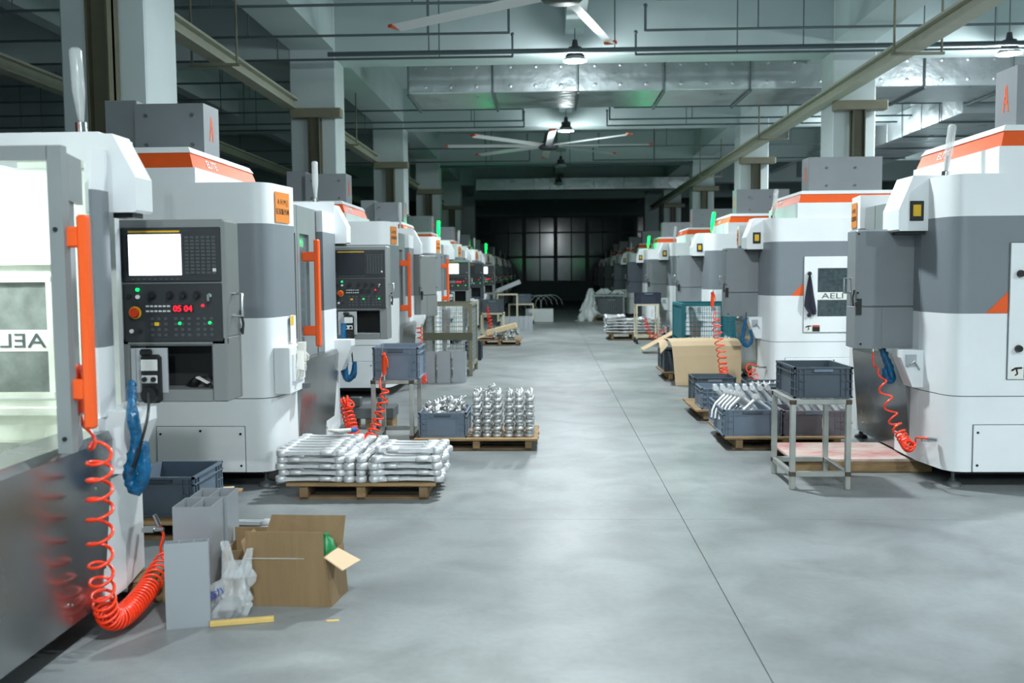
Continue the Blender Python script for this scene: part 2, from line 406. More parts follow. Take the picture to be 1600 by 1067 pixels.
# sprinkler pipes across the hall, one run each, with drops and upturned ends
def pipe_run(x0, x1, y, z, lab, rz=.017, end0=False, end1=False):
    t = thing('sprinkler_pipe', lab, 'pipe', (0, y, z), 0, 'sprinkler pipes under the ceiling')
    MB().cyl((x0, 0, 0), (x1, 0, 0), rz, n=8).build('pipe', 'pipe', t)
    n = max(1, int((x1-x0)/2.4))
    for k in range(n):
        x = x0+(k+.55)*(x1-x0)/n
        MB().cyl((x, 0, 0), (x, 0, ZC-z-.03), .009, n=6).build('drop', 'pipe', t)
    for x, e in ((x0, end0), (x1, end1)):
        if e: MB().cyl((x, 0, -.01), (x, 0, .3), rz, n=8).ball((x, 0, .32), .03, 8, 4).build('sprinkler_head', 'pipe', t)
for k, y in enumerate((11.5, 12.95, 14.35, 15.95, 17.4, 18.85, 20.3, 21.15, 24.6, 27.5)):
    o = ['nearest', 'second', 'third', 'fourth', 'fifth', 'sixth', 'seventh', 'eighth', 'ninth', 'tenth'][k]
    pipe_run(-12.5, -4.1 if y in (15.95, 17.4) else -.5, y, 4.58, 'thin grey sprinkler pipe over the left bay, %s row from the camera' % o, end1=True)
    if y not in (15.95, 17.4): pipe_run(1.3, 12 if y < 16 else 7.5, y, 4.58, 'thin grey sprinkler pipe right of the aisle, %s row from the camera' % o, end0=True)
pipe_run(-3.2, 13, 14.2, 4.62, 'thick dark pipe crossing the whole aisle in front of the foil duct', .035)
pipe_run(-3.2, 4.3, 28.9, 4.6, 'thick dark pipe crossing the aisle below the far beam', .035)
for k, (x, y) in enumerate(((-1.55, 12.6), (2.9, 11.9), (5.0, 11.9))):
    t = thing('ceiling_vent', 'small louvred vent in the ceiling, %s of the three' % ['left', 'middle', 'right'][k], 'vent', (x, y, ZC-.03))
    MB().box(-.25, .25, -.15, .15, 0, .028).build('backing', 'void', t)
    for i in range(4): MB().box(-.22, .22, -.12+.07*i, -.09+.07*i, -.012, 0).build('slat', 'pipe', t)
# lamps
ORD = ['first', 'second', 'third', 'fourth', 'fifth']
def lamp(x, y, z, watts, lab):
    t = thing('high_bay_lamp', lab, 'lamp', (x, y, z), 0, 'high bay lamps')
    MB().lathe([(.0, .3), (.035, .3), (.05, .2), (.1, .19), (.11, .1), (.14, .07), (.14, .06), (.0, .06)], n=16).build('driver_housing', 'lampbody', t)
    MB().rings([[(r*math.cos(2*PI*i/24), r*math.sin(2*PI*i/24), zz) for i in range(24)] for r, zz in ((.11, .07), (.175, -.0), (.18, -.01), (.165, -.0), (.1, .06))], cap=False).build('reflector', 'lightgrey', t)
    MB().lathe([(.0, .004), (.16, .004), (.16, -.002), (.0, -.002)], n=24).build('diffuser', 'lampwhite' if watts else 'lampoff', t)
    MB().cyl((0, 0, .3), (0, 0, (5.02 if x < 2 else ZC-.01)-z), .008, n=6).build('suspension_rod', 'pipe', t)
    if watts:
        l = bpy.data.lights.new('high_bay_light', 'AREA'); l.shape = 'DISK'; l.size = .32; l.spread = math.radians(162); l.energy = watts; l.color = LAMP_COL
        p = bpy.data.lights.new('high_bay_glow', 'POINT'); p.shadow_soft_size = .1; p.energy = watts*.48; p.color = LAMP_COL
        po = bpy.data.objects.new('high_bay_glow', p); C.objects.link(po); po.parent = t; po.location = (0, 0, -.13)
        lo = bpy.data.objects.new('high_bay_light', l); C.objects.link(lo); lo.parent = t; lo.location = (0, 0, -.03)
for x, y, wt in LAMPS:
    bay = 'over the aisle' if x < 2 else 'over the right bay'
    k = {-6.7: 'behind the camera', .4: 'just over the camera', 7.5: 'between camera and nearest beam', 14.55: 'before the foil duct', 21.6: 'beyond the foil duct', 28.7: 'added unseen far beyond the duct'}[y]
    lamp(x, y, 4.55, wt, 'lit white high bay lamp %s, %s' % (bay, k))
for k, (x, y) in enumerate(((-7.2, 18.5), (.4, 28.7), (.4, 34.4))):
    lamp(x, y, 4.55, 0, 'unlit high bay lamp %s' % ('in the dark left bay', 'over the aisle before the far duct', 'over the dark far end of the aisle')[k])
# ceiling fans
def fan(x, y, z, n, a0, lab):
    t = thing('ceiling_fan', lab, 'fan', (x, y, z))
    MB().lathe([(.0, -.1), (.2, -.1), (.24, -.06), (.24, .04), (.12, .1), (.08, .3), (.0, .3)], n=20).build('motor_hub', 'lampbody', t)
    MB().cyl((0, 0, .25), (0, 0, ZC-z), .035, n=10).build('down_rod', 'lampbody', t)
    for k in range(n):
        m = Matrix.Rotation(a0+2*PI*k/n, 4, 'Z')
        b = MB(m).prism([(-.08, -.03), (-.02, .012), (.05, .03), (.09, .022), (.03, .006)], .2, 2.42, axis='x').build('blade', 'fanblade', t)
        MB(m).box(2.42, 2.49, -.08, .09, -.008, .03, 0, .006).build('blade_tip', 'orange', b)
fan(.17, 10.6, 4.42, 5, math.radians(2), 'large ceiling fan cut by the top of the picture')
fan(.03, 23.4, 4.47, 8, math.radians(2), 'large eight bladed ceiling fan with orange tips, whole in view over the aisle')
# ------------------------------------------------------------------ machining centres
BANDS = [(.115, .597, 0), (.597, .603, 2), (.603, 1.125, 0), (1.125, 1.737, 1), (1.737, 2.0, 0)]
def banded(mb, poly, z0=.115, z1=2.0, sc_=(1, 1)):
    for a, b, mi in BANDS:
        a, b = max(a, z0), min(b, z1)
        if b > a:
            q = poly; smooth = True
            if mi == 2:
                cx = sum(p[0] for p in poly)/len(poly); cy = sum(p[1] for p in poly)/len(poly)
                q = [(p[0]+(-.006 if p[0] > cx else .006), p[1]+(-.006 if p[1] > cy else .006)) for p in poly]
            mb.prism(q, a, b, mi, 'z', True)
def plate(mb, x0, x1, z0, z1, y, d=.012, mi=0, sgn=1):
    a, b = (y, y+d) if sgn > 0 else (y-d, y)
    return mb.box(x0, x1, a, b, z0, z1, mi, min(.004, d*.3))
def window_door(t, inside=False):
    d = plate(MB(), -1.36, -.4, .706, 1.571, 2.095, .01).build('side_door', 'seam', t)
    mb = MB()
    for x0, x1, z0, z1 in ((-.555, -.405, .711, 1.566), (-1.355, -1.2, .711, 1.566), (-1.2, -.555, .711, .888), (-1.2, -.555, 1.434, 1.566)):
        mb.box(x0, x1, 2.1, 2.116, z0, z1)
    mb.build('door_panel', 'white', d)
    MB().box(-1.2, -.555, 2.102, 2.109, .888, 1.434).build('door_window', 'glass', d)
    MB().box(-1.2, -.555, 2.109, 2.112, 1.076, 1.162).build('text_band', 'paper', d)
    text('AELITE', .088, 'inkgrey', d, frame((-.8, 2.113, 1.118), (-1, 0, 0), (0, 0, 1)) @ Matrix.Diagonal((1.5, 1, 1, 1)))
    k = MB()
    for z in (1.375, .905): k.cyl((-.46, 2.114, z), (-.46, 2.128, z), .016, n=10).cyl((-.46, 2.128, z), (-.46, 2.15, z), .024, .02, 10)
    stuff(k.build('door_knob', 'black', d))
    MB().box(-.5, -.415, 2.116, 2.118, .718, .79).build('warning_sticker', 'paper', d)
    s = MB(); s.sweep([(-.425, 2.119, .765), (-.45, 2.119, .78), (-.488, 2.119, .782)], .006, 5); s.sweep([(-.455, 2.119, .776), (-.462, 2.119, .745), (-.448, 2.119, .735)], .005, 5)
    s.build('falling_figure', 'black', d)
    MB().box(-.585, -.502, 2.116, 2.118, .718, .77).build('warning_plate', 'black', d); MB().box(-.585, -.502, 2.116, 2.118, .772, .79).build('warning_stripe', 'red', d)
def pendant(t, loc, mats, screen, back_only=False, full=True):
    p = MB()
    p.box(-.24, .24, .012, .2, .3, .83, 0, .012)                # upper housing
    p.box(-.24, .24, .18, .2, .02, .3).box(-.24, -.2, .0, .19, .02, .31, 0, .006).box(.17, .24, .0, .19, .02, .31, 0, .006)
    p.box(-.2, .17, .0, .19, .02, .075, 0, .004).box(-.24, .24, 0, .03, .27, .83, 0, .01)
    pn = p.build('control_pendant', mats, t, loc)
    MB().box(-.198, .168, .165, .179, .076, .27).build('niche_back', 'void', pn)
    MB().box(-.22, .225, -.008, .004, .555, .795, 0, .004).build('display_bezel', 'panelblack', pn)
    MB().box(-.185, .05, -.011, -.007, .585, .765).build('screen', 'screen' if screen else 'screenoff', pn)
    if screen and full:
        l = MB()
        for i in range(7):
            for j in range(5): l.box(-.17+.042*j, -.17+.042*j+R.uniform(.012, .03), -.0118, -.0108, .745-.02*i, .7475-.02*i)
        stuff(l.build('screen_print', 'scrline', pn))
    MB().box(-.185, .045, -.0105, -.007, .773, .781).build('yellow_strip', 'yellow', pn)
    MB().box(-.213, -.193, -.011, -.006, .6, .76).build('card_slot', 'black', pn)
    k = MB()
    for i in range(11):
        for j in range(6):
            k.box(.068+.024*j, .085+.024*j, -.012, -.007, .59+.0155*i, .601+.0155*i)
    for i in range(9): k.box(-.175+.025*i, -.162+.025*i, -.011, -.007, .564, .572)
    stuff(k.build('keypad', 'key', pn))
    MB().box(.19, .205, -.0125, -.007, .6, .614).build('white_key', 'keyw', pn)
    MB().box(-.22, .225, -.008, .004, .29, .548, 0, .004).build('operator_panel', 'panelblack', pn)
    MB().cyl((-.165, -.004, .42), (-.165, -.011, .42), .028, n=18).build('stop_ring', 'yellow', pn)
    MB().cyl((-.165, -.01, .42), (-.165, -.02, .42), .016, n=14).cyl((-.165, -.018, .42), (-.165, -.03, .42), .024, .019, 16).build('stop_button', 'red', pn)
    for nm, m, x, z in (('start_lamp', 'ledg', -.15, .522), ('white_button', 'keyw', -.15, .49), ('white_button', 'keyw', -.182, .338), ('black_button', 'black', -.145, .338), ('dark_button', 'black', -.19, .493)):
        MB().cyl((x, -.006, z), (x, -.016, z), .0095 if nm != 'start_lamp' else .007, n=12).build(nm, m, pn)
    for x in (-.085, -.005, .055, .115): MB().cyl((x, -.006, .495), (x, -.01, .495), .02, n=14).cyl((x, -.01, .495), (x, -.03, .495), .012, n=10).build('rotary_knob', 'black', pn)
    MB().cyl((.175, -.006, .495), (.175, -.02, .495), .01, n=10).box(.17, .18, -.04, -.01, .47, .5).build('key_switch', 'chrome', pn)
    k = MB()
    for i in range(6):
        for j in range(2): k.box(-.115+.019*i, -.102+.019*i, -.012, -.007, .423+.022*j, .43+.022*j)
    stuff(k.build('white_keys', 'keyw', pn))
    k = MB()
    for bx, nx in ((-.095, 3), (.01, 3), (.11, 3)):
        for i in range(nx):
            for j in range(4): k.box(bx+.03*i, bx+.014+.03*i, -.011, -.007, .315+.024*j, .327+.024*j)
    stuff(k.build('function_keys', 'key', pn))
    MB().box(-.078, -.058, -.013, -.007, .362, .377).build('yellow_key', 'yellow', pn)
    for x, z, m in ((.035, .372, 'ledg'), (.17, .374, 'ledg'), (.14, .45, 'digits')): MB().cyl((x, -.006, z), (x, -.014, z), .006, n=8).build('indicator', m, pn)
    MB().box(.0, .1, -.0095, -.007, .418, .455).build('counter_window', 'black', pn)
    if full and screen: text('05 04', .038, 'digits', pn, frame((.05, -.0105, .436), (1, 0, 0), (0, 0, 1)), 'red_digits')
    MB().sweep([(.24, .09, .5), (.285, .09, .5), (.285, .09, .4), (.24, .09, .4)], .008, 8).build('side_handle', 'chrome', pn)
    # rear side: service panel, screws, latch
    MB().box(-.22, .06, .2, .203, .03, .3).build('rear_cover', mats, pn)
    s = MB()
    for x, z in ((-.225, .8), (.225, .8), (-.225, .4), (.225, .4), (.2, .05)): s.cyl((x, .2, z), (x, .206, z), .008, n=8)
    stuff(s.build('screws', 'black', pn))
    MB().cyl((.225, .2, .33), (.225, .225, .33), .018, n=10).build('latch_knob', 'black', pn)
    MB().box(.2, .235, .198, .212, .25, .36).sweep([(.245, .19, .42), (.255, .19, .36), (.25, .19, .31)], .006, 6).build('latch', 'black', pn)
    # hand wheel unit on its holder at the niche
    h = MB().box(-.19, -.03, -.004, .012, .06, .262, 0, .003).box(-.19, -.17, -.012, .1, .06, .262).build('wheel_holder', 'lightgrey', pn)
    g = MB(); g.box(-.135, -.05, -.05, -.004, .02, .235, 0, .012).box(-.14, -.09, -.045, -.01, .23, .26, 0, .008); g.build('hand_wheel_unit', 'black', pn)
    MB().box(-.13, -.055, -.055, -.049, .165, .215, 0, .002).box(-.128, -.057, -.055, -.049, .11, .145, 0, .002).build('hand_wheel_plate', 'keyw', pn)
    MB().cyl((-.092, -.05, .06), (-.092, -.075, .06), .04, .034, 16).cyl((-.112, -.05, .128), (-.112, -.066, .128), .011, n=10).cyl((-.072, -.05, .128), (-.072, -.066, .128), .011, n=10).build('hand_wheel', 'black', pn)
    return pn
def lens_mesh(m):
    o = MB().lathe([(.012, .05), (.018, .1), (.026, .17), (.027, .34), (.02, .352), (.0, .352)], n=14).build('lens', m)
    me = o.data; bpy.data.objects.remove(o); return me
LENS = {False: lens_mesh('clear'), True: lens_mesh('lampgreen')}
A_LOGO = [(-.2, -.5), (-.08, .5), (.08, .5), (.2, -.5), (.1, -.5), (.07, -.2), (-.07, -.2), (-.1, -.5)]
def machine(side, loc, label, opened=False, pmat='pend', screen=False, lit=False, full=True):
    lf = side == 'L'
    t = thing('machining_center', label, 'machine', loc, 0 if lf else PI, 'machining centres of the %s row' % ('left' if lf else 'right'))
    D = -1.45
    arc = [((1-u)**2*-.17+2*u*(1-u)*-.06+u*u*-.042, u*u*.11) for u in [k/7 for k in range(8)]]
    near = [(D, 0)] + arc + [(0, .42), (0, .45), (D, .45)]
    far = [(D, 1.72), (0, 1.72), (0, 1.73)] + [(x, 2.1-y) for x, y in arc[::-1]] + [(D, 2.1)]
    b = MB(); banded(b, near)
    if not opened:
        far_up = [(D, 1.72), (0, 1.72), (0, 1.73), (-.02, 1.78), (-.16, 2.04), (-.2, 2.1), (D, 2.1)] if lf else far
        banded(b, far, z1=.85); banded(b, far_up, z0=.85); banded(b, [(D, 1.3), (0.0, 1.3), (0.0, 1.715), (D, 1.715)], z1=1.9); banded(b, [(D, .453), (-.14, .453), (-.14, 1.297), (D, 1.297)], z1=1.88)
    else:
        banded(b, [(-.014, 1.58), (.0, 1.58), (.012, 1.62), (.008, 1.7), (-.02, 1.75), (-.2, 2.0), (-.2, 2.1), (-.22, 2.1), (-.22, 1.99), (-.035, 1.74), (-.014, 1.7)], z0=.85, z1=1.9)
        banded(b, [(-.03, 1.56), (.0, 1.56), (.0, 1.75), (-.05, 2.05), (-.075, 2.088), (-.12, 2.1), (-.12, 2.04), (-.08, 1.75)], z1=.85)
        b.box(D, -.06, 1.78, 2.1, 1.87, 1.985).box(D, D+.03, .45, 2.1, .115, 1.87).box(D, -.07, .45, 2.06, .115, .66)
        for x0, x1, z0, z1 in ((D, -.13, .66, .888), (D, -.13, 1.4, 1.87), (-.43, -.13, .888, 1.4), (D, -1.08, .888, 1.4)): b.box(x0, x1, 2.065, 2.095, z0, z1)
        b.box(D, -.4, .45, 1.78, 1.84, 1.87)
    b.build('body', ['white', 'grey', 'seam'], t)
    MB().prism([(-.14, .115), (-.012, .115), (.045, .77), (.03, .8), (-.14, .8)], .452, 1.58, axis='y').build('chip_tray', 'stainless', t)
    s = MB()
    for y, z in ((.6, .2), (1.3, .2), (1.45, .6)): s.cyl((.0, y, z), (.045*(z-.115)/.655+.0, y, z), .006, n=8)
    stuff(s.build('tray_screws', 'chrome', t))
    # sliding door
    if not opened:
        for y0, y1, wa, wb in ((.46, .675, .485, .635), (.685, 1.225, .75, 1.02)):
            d = MB().box(-.09, -.04, y0, wa, .8, 1.9).box(-.09, -.04, wb, y1, .8, 1.9).box(-.09, -.04, wa, wb, .8, .95).box(-.09, -.04, wa, wb, 1.7, 1.9).build('door_leaf', 'steelgrey', t)
            MB().box(-.075, -.06, wa, wb, .95, 1.7).build('door_glass', 'glassg', d)
            if y0 > .6: MB().box(.05, .09, .79, .835, .88, 1.66, 0, .008).box(-.04, .06, .793, .832, 1.5, 1.57, 0, .006).box(-.04, .06, .793, .832, .96, 1.03, 0, .006).build('door_handle', 'orangeh', d)
        MB().box(-.13, -.05, 1.228, 1.298, .8, 1.89).build('door_gap_dark', 'void', t)  # shade of the gap beside the door, put in as a dark strip
    else:
        d = MB().box(.078, .128, 1.1, 1.14, .8, 1.84).box(-.95, .08, 1.1, 1.14, 1.79, 1.84).box(-.95, -.9, 1.1, 1.14, .8, 1.8)
        d.prism([(.126, 1.138), (.056, 1.32), (.04, 1.32), (.08, 1.138)], .8, 1.66).prism([(.126, 1.138), (.07, 1.36), (.05, 1.36), (.08, 1.138)], 1.66, 1.82)
        d = d.build('door_leaf', 'steelgrey', t)
        MB().box(.16, .195, 1.115, 1.16, .88, 1.61, 0, .008).box(.1, .165, 1.12, 1.155, 1.5, 1.57, 0, .006).box(.1, .165, 1.12, 1.155, .98, 1.05, 0, .006).build('door_handle', 'orangeh', d)
        MB().cyl((.1, 1.1, 1.56), (.1, 1.095, 1.56), .008, n=10).cyl((.103, 1.1, .85), (.103, 1.095, .85), .008, n=10).build('door_bolt', 'black', d)
        i = MB()
        for x0, x1, z0, z1 in ((D+.03, -.13, .66, .86), (D+.03, -.13, 1.4, 1.86), (-.41, -.13, .86, 1.4), (D+.03, -1.1, .86, 1.4)): i.box(x0, x1, 2.05, 2.064, z0, z1)
        i.box(D+.03, D+.045, .46, 2.05, .66, 1.84).box(D+.03, -.07, .46, 2.05, .66, .675)
        i.box(-1.2, -.36, 2.02, 2.05, 1.455, 1.48).box(-1.2, -.36, 2.0, 2.05, .8, .83)
        w_ = i.build('interior_lining', 'inwall', t)
        MB().box(-1.09, -.42, 2.035, 2.05, .87, .895).box(-1.09, -.42, 2.035, 2.05, 1.38, 1.405).box(-.44, -.415, 2.035, 2.05, .895, 1.38).box(-1.095, -1.07, 2.035, 2.05, .895, 1.38).build('window_frame', 'inwall', w_)
        MB().box(-1.07, -.44, 2.055, 2.064, .895, 1.38).build('inner_window', 'glassin', w_)
        MB().box(-1.068, -.442, 2.053, 2.055, 1.075, 1.17).build('text_band', 'paper', w_)
        text('AELITE', .088, 'inkgrey', w_, frame((-.645, 2.0515, 1.12), (-1, 0, 0), (0, 0, 1)) @ Matrix.Diagonal((1.42, 1, 1, 1)))
        v = MB().box(-1.2, -.52, 1.2, 1.75, .675, .78, 0, .01).box(-1.1, -.55, 1.35, 1.6, .78, .86, 0, .01).build('work_table', 'iron', t)
        MB().box(-.9, -.6, 1.4, 1.45, .86, .93, 0, .01).box(-.9, -.6, 1.53, 1.58, .86, .93, 0, .01).cyl((-.9, 1.49, .89), (-.53, 1.49, .89), .018, n=10).build('vice', 'chrome', v)
        MB().box(-1.3, -.3, 1.5, 1.9, .675, .7, 0, .008).build('chip_guard', 'stainless', t)
        lt = MB().box(-1.2, -.45, 1.66, 1.72, 1.8, 1.835).build('work_lamp', 'worklamp', t)
        l = bpy.data.lights.new('work_light', 'AREA'); l.shape = 'RECTANGLE'; l.size = .7; l.size_y = .07; l.energy = 16; l.color = (.93, 1, .93)
        lo = bpy.data.objects.new('work_light', l); C.objects.link(lo); lo.parent = lt; lo.location = (-.82, 1.69, 1.79); lo.rotation_euler = (math.radians(-28), 0, 0)
    # head cover over the pendant arm
    p = .09 if lf else .18; ya, yb, zt = (1.77, 1.93, 1.975) if lf else (1.5, 1.8, 2.02)
    h = MB().prism([(-.12, 1.66), (p-.01, 1.66), (p, 1.67), (p, 1.8), (p-.09, zt), (-.12, zt)], ya, yb, axis='y').build('arm_cover', 'white', t)
    MB().box(-.02, p-.03, ya+.03, yb-.03, 1.64, 1.66).build('arm_hinge', 'black', h)
    if not lf:
        MB().box(.02, .11, yb, yb+.008, 1.725, 1.855, 0, .003).build('sticker_frame', 'black', h); MB().box(.04, .09, yb+.008, yb+.01, 1.755, 1.83).build('yellow_sticker', 'yellow', h)
        MB().cyl((.1, 1.52, 1.6), (.1, 1.52, 1.66), .03, n=10).build('swing_arm', 'black', h)
    q = (.085, 2.12, .82) if lf else (.15, 1.4, .85)
    pendant(t, q, pmat, screen, full=full)
    # pocket box for the hand wheel
    MB().prism([(-.02, .87), (.14, .87), (.14, .82), (.06, .62), (-.02, .62)], 1.62, 1.78, axis='y').build('tool_pocket', 'white', t)
    if not lf: MB().box(.04, .11, 1.78, 1.788, .76, .84).sweep([(.02, 1.79, .74), (.06, 1.81, .8), (.1, 1.79, .76)], .006, 6).build('pocket_socket', 'lightgrey', t)
    MB().box(-.02, .03, 1.96, 2.0, .29, .31).cyl((.0, 1.98, .3), (.07, 1.98, .3), .01, n=8).build('air_fitting', 'chrome', t)
    # hood with orange band
    dx, dz = (0, 0) if lf else (.19, .07)
    Y = (lambda y: y) if lf else (lambda y: 2.1-y)
    def lv(z, xf, a, c): return [(D, Y(a), z+dz), (xf+dx, Y(a), z+dz), (xf+dx, Y(c), z+dz), (D, Y(c), z+dz)]
    hd = MB().rings([lv(1.9, -.52, .02, 1.45), lv(2.1, -.52, .02, 1.43)], 0, False).rings([lv(2.1, -.535, .03, 1.42), lv(2.2, -.57, .07, 1.39)], 1, False).rings([lv(2.2, -.56, .06, 1.4), lv(2.24, -.585, .09, 1.37)], 0, False).build('hood', ['white', 'orange'], t)
    yc = .42 if lf else 1.15
    text('ELITE', .075, 'inkw', hd, frame((-.5495+dx, yc, 2.151+dz), (0, 1, 0), (-.33, 0, .94)) @ Matrix.Diagonal((1.15, 1, 1, 1)))
    # top cabinet with the maker's letter
    c = MB()
    if lf: c.prism([(-1.08, .43), (-.6, .43), (-.588, .7), (-1.08, .7)], 2.2, 2.58); c.box(-1.32, -1.09, .5, .9, 2.2, 2.62, 0, .006)
    else: c.prism([(-1.3, 1.97), (-.48, 1.97), (-.47, 1.7), (-1.3, 1.7)], 2.28, 2.69)
    cb = c.build('top_cabinet', 'pendback', t)
    xl, yl, zl, xa = (-.594, .565, 2.42, (.044, 1, 0)) if lf else (-.475, 1.835, 2.5, (-.037, 1, 0))
    l = MB()
    for pl in ([(-.5, -.5), (-.12, .5), (.02, .5), (-.3, -.5)], [(.5, -.5), (.12, .5), (-.02, .5), (.3, -.5)], [(-.3, -.2), (.3, -.2), (.25, -.06), (-.25, -.06)], [(-.2, .06), (.2, .06), (.16, .16), (-.16, .16)]):
        l.prism(pl, 0, .02)
    l.build('letter_plate', 'orange', cb, mw=frame((xl, yl, zl), xa, (0, 0, 1)) @ Matrix.Diagonal((.075, .17, .1, 1)))
    s = MB()
    for x in (-.68, -1.0):
        for z in (2.3, 2.5): s.cyl((x, .43 if lf else 1.97, z+dz), (x, .415 if lf else 1.985, z+dz), .012, n=8)
    stuff(s.build('cabinet_bolts', 'iron', cb))
    # stack light
    sx, sy = (-.2, 1.93) if lf else (-.12, 1.78)
    sl = MB().lathe([(.024, 0), (.024, .045), (.012, .05), (.012, .055)], n=12).build('stack_light', 'chrome', t, (sx, sy, 2.0))
    sl.rotation_euler = (0, R.uniform(-.06, .02) if lf else -.12, 0)
    link('lens', LENS[lit], sl)
    MB().cyl((0, 0, .05), (0, 0, .15), .011, n=8).build('lamp_core', 'tube', sl)
    # label on the front of the near tower
    m = frame((-.0195, .24, 1.85), (.05, .37, 0), (0, 0, 1))
    lb = MB().box(-.115, .115, -.1, .1, 0, .003).build('maker_label', 'labelorange', t, mw=m)
    text('A H M J', .05, 'ink', lb, Matrix.Translation((0, .035, .004)), 'lettering', .0005)
    text('匠家服务网', .043, 'ink', lb, Matrix.Translation((0, -.03, .004)), 'lettering', .0005)
    if not opened: window_door(t)
    if lf and full:
        MB().box(-.04, .0, .0, .0, 0, 0)
    MB().prism([(-.264, 1.127), (-.398, 1.127), (-.398, 1.262)], 2.1, 2.104, axis='y').build('orange_corner', 'orange', t)
    for nm, sg, y, x0, x1 in (('service_panel', 1, 2.1, -1.3, -.2), ('service_panel', -1, 0, -.82, -.23)):
        sp = plate(MB(), x0, x1, .115, .421, y, .006, 0, sg).build(nm, 'seam', t)
        plate(MB(), x0+.004, x1-.004, .116, .417, y, .012, 0, sg).build('panel_plate', 'white', sp)
        s = MB()
        for x in (x0+.03, x1-.03, (x0+x1)/2):
            for z in ((.16, .37) if x != (x0+x1)/2 else (.39,)): s.cyl((x, y, z), (x, y+sg*.016, z), .008, n=8)
        stuff(s.build('panel_screws', 'black', sp))
    for x in (-.14, D+.12):
        for y in (.13, 1.97):
            MB().lathe([(.055, 0), (.05, .02), (.018, .035), (.018, .05), (.012, .05), (.012, .12)], (x, y, 0), 12).build('levelling_foot', 'iron', t)
    MB().box(D+.1, -.2, .25, 1.85, .05, .12).build('base_frame', 'black', t)
    return t
def swing(t, ang):
    for ch in t.children:
        if ch.name.startswith('control_pendant'): ch.rotation_euler = (0, 0, ang); return ch
def green_glow(g):
    l = bpy.data.lights.new('green_glow', 'POINT'); l.energy = 9; l.color = (0, 1, .3); l.shadow_soft_size = .06
    lo = bpy.data.objects.new('green_glow', l); C.objects.link(lo); lo.parent = g; lo.location = (.12, 0, .25)
def light_up(t):
    for ch in t.children:
        if ch.name.startswith('stack_light'):
            for g in ch.children:
                if g.name.startswith('lens'): g.data = LENS[True]; green_glow(g)
XA, XB = -1.75, 2.49
NTH = ['first', 'second', 'third', 'fourth', 'fifth', 'sixth', 'seventh', 'eighth', 'ninth', 'tenth']
LL = 'dim white and slate machining centre, %s from the camera in the left row'
L0 = machine('L', (XA, 2.08, 0), 'white machining centre with open brightly lit interior, nearest in the left row', True, 'pend', True)
L1 = machine('L', (XA, 6.15, 0), 'white and grey machining centre with dark screen and orange band, second in the left row')
swing(L1, 0).location.x = .12
L2 = dup(L1, (XA, 10.8, 0), label='white and grey machining centre with control box swung sideways, third in the left row')
pz = swing(L2, math.radians(250)); pz.location = (-.02, 2.02, .82)
for ch in list(pz.children): pass
L3 = machine('L', (XA, 15.3, 0), 'white machining centre with lit screen and green lamp, fourth in the left row', False, 'pend', True, True)
L4 = machine('L', (XA, 19.1, 0), 'white machining centre with dark slate control box, fifth in the left row', False, 'penddark')
L5 = dup(L3, (XA, 23.7, 0), label='white machining centre with lit screen, sixth in the left row')
for ch in L5.children:
    if ch.name.startswith('stack_light'):
        for g in ch.children:
            if g.name.startswith('lens'): g.data = LENS[False]
for k, y in enumerate((28.4, 33.0, 37.6, 41.8)):
    o = dup(L4, (XA, y, 0), label=LL % NTH[6+k])
    if k == 0: light_up(o)
light_up(L3)
RL = 'white machining centre with grey control box, %s from the camera in the right row'
R0 = machine('R', (XB, 6.15+2.1, 0), 'large white and grey machining centre at the right edge of the picture', False, 'pendback')
for k, y in enumerate((11.0, 15.2, 19.8)):
    o = dup(R0, (XB, y+2.1, 0), label=RL % NTH[1+k])
    if k == 1: light_up(o)
R4 = machine('R', (XB, 25.0+2.1, 0), 'machining centre with slate control box and green lamp, fifth in the right row', False, 'penddark', False, True)
FAR = (30.3, 35.2, 39.9, 43.5)
for k, y in enumerate(FAR):
    o = dup(R4, (XB, y+2.1, 0), label='machining centre with slate control box, unlit lamp, %s in the right row' % NTH[5+k])
    for ch in o.children:
        if ch.name.startswith('stack_light'):
            for g in ch.children:
                if g.name.startswith('lens'): g.data = LENS[False]
light_up(R4)
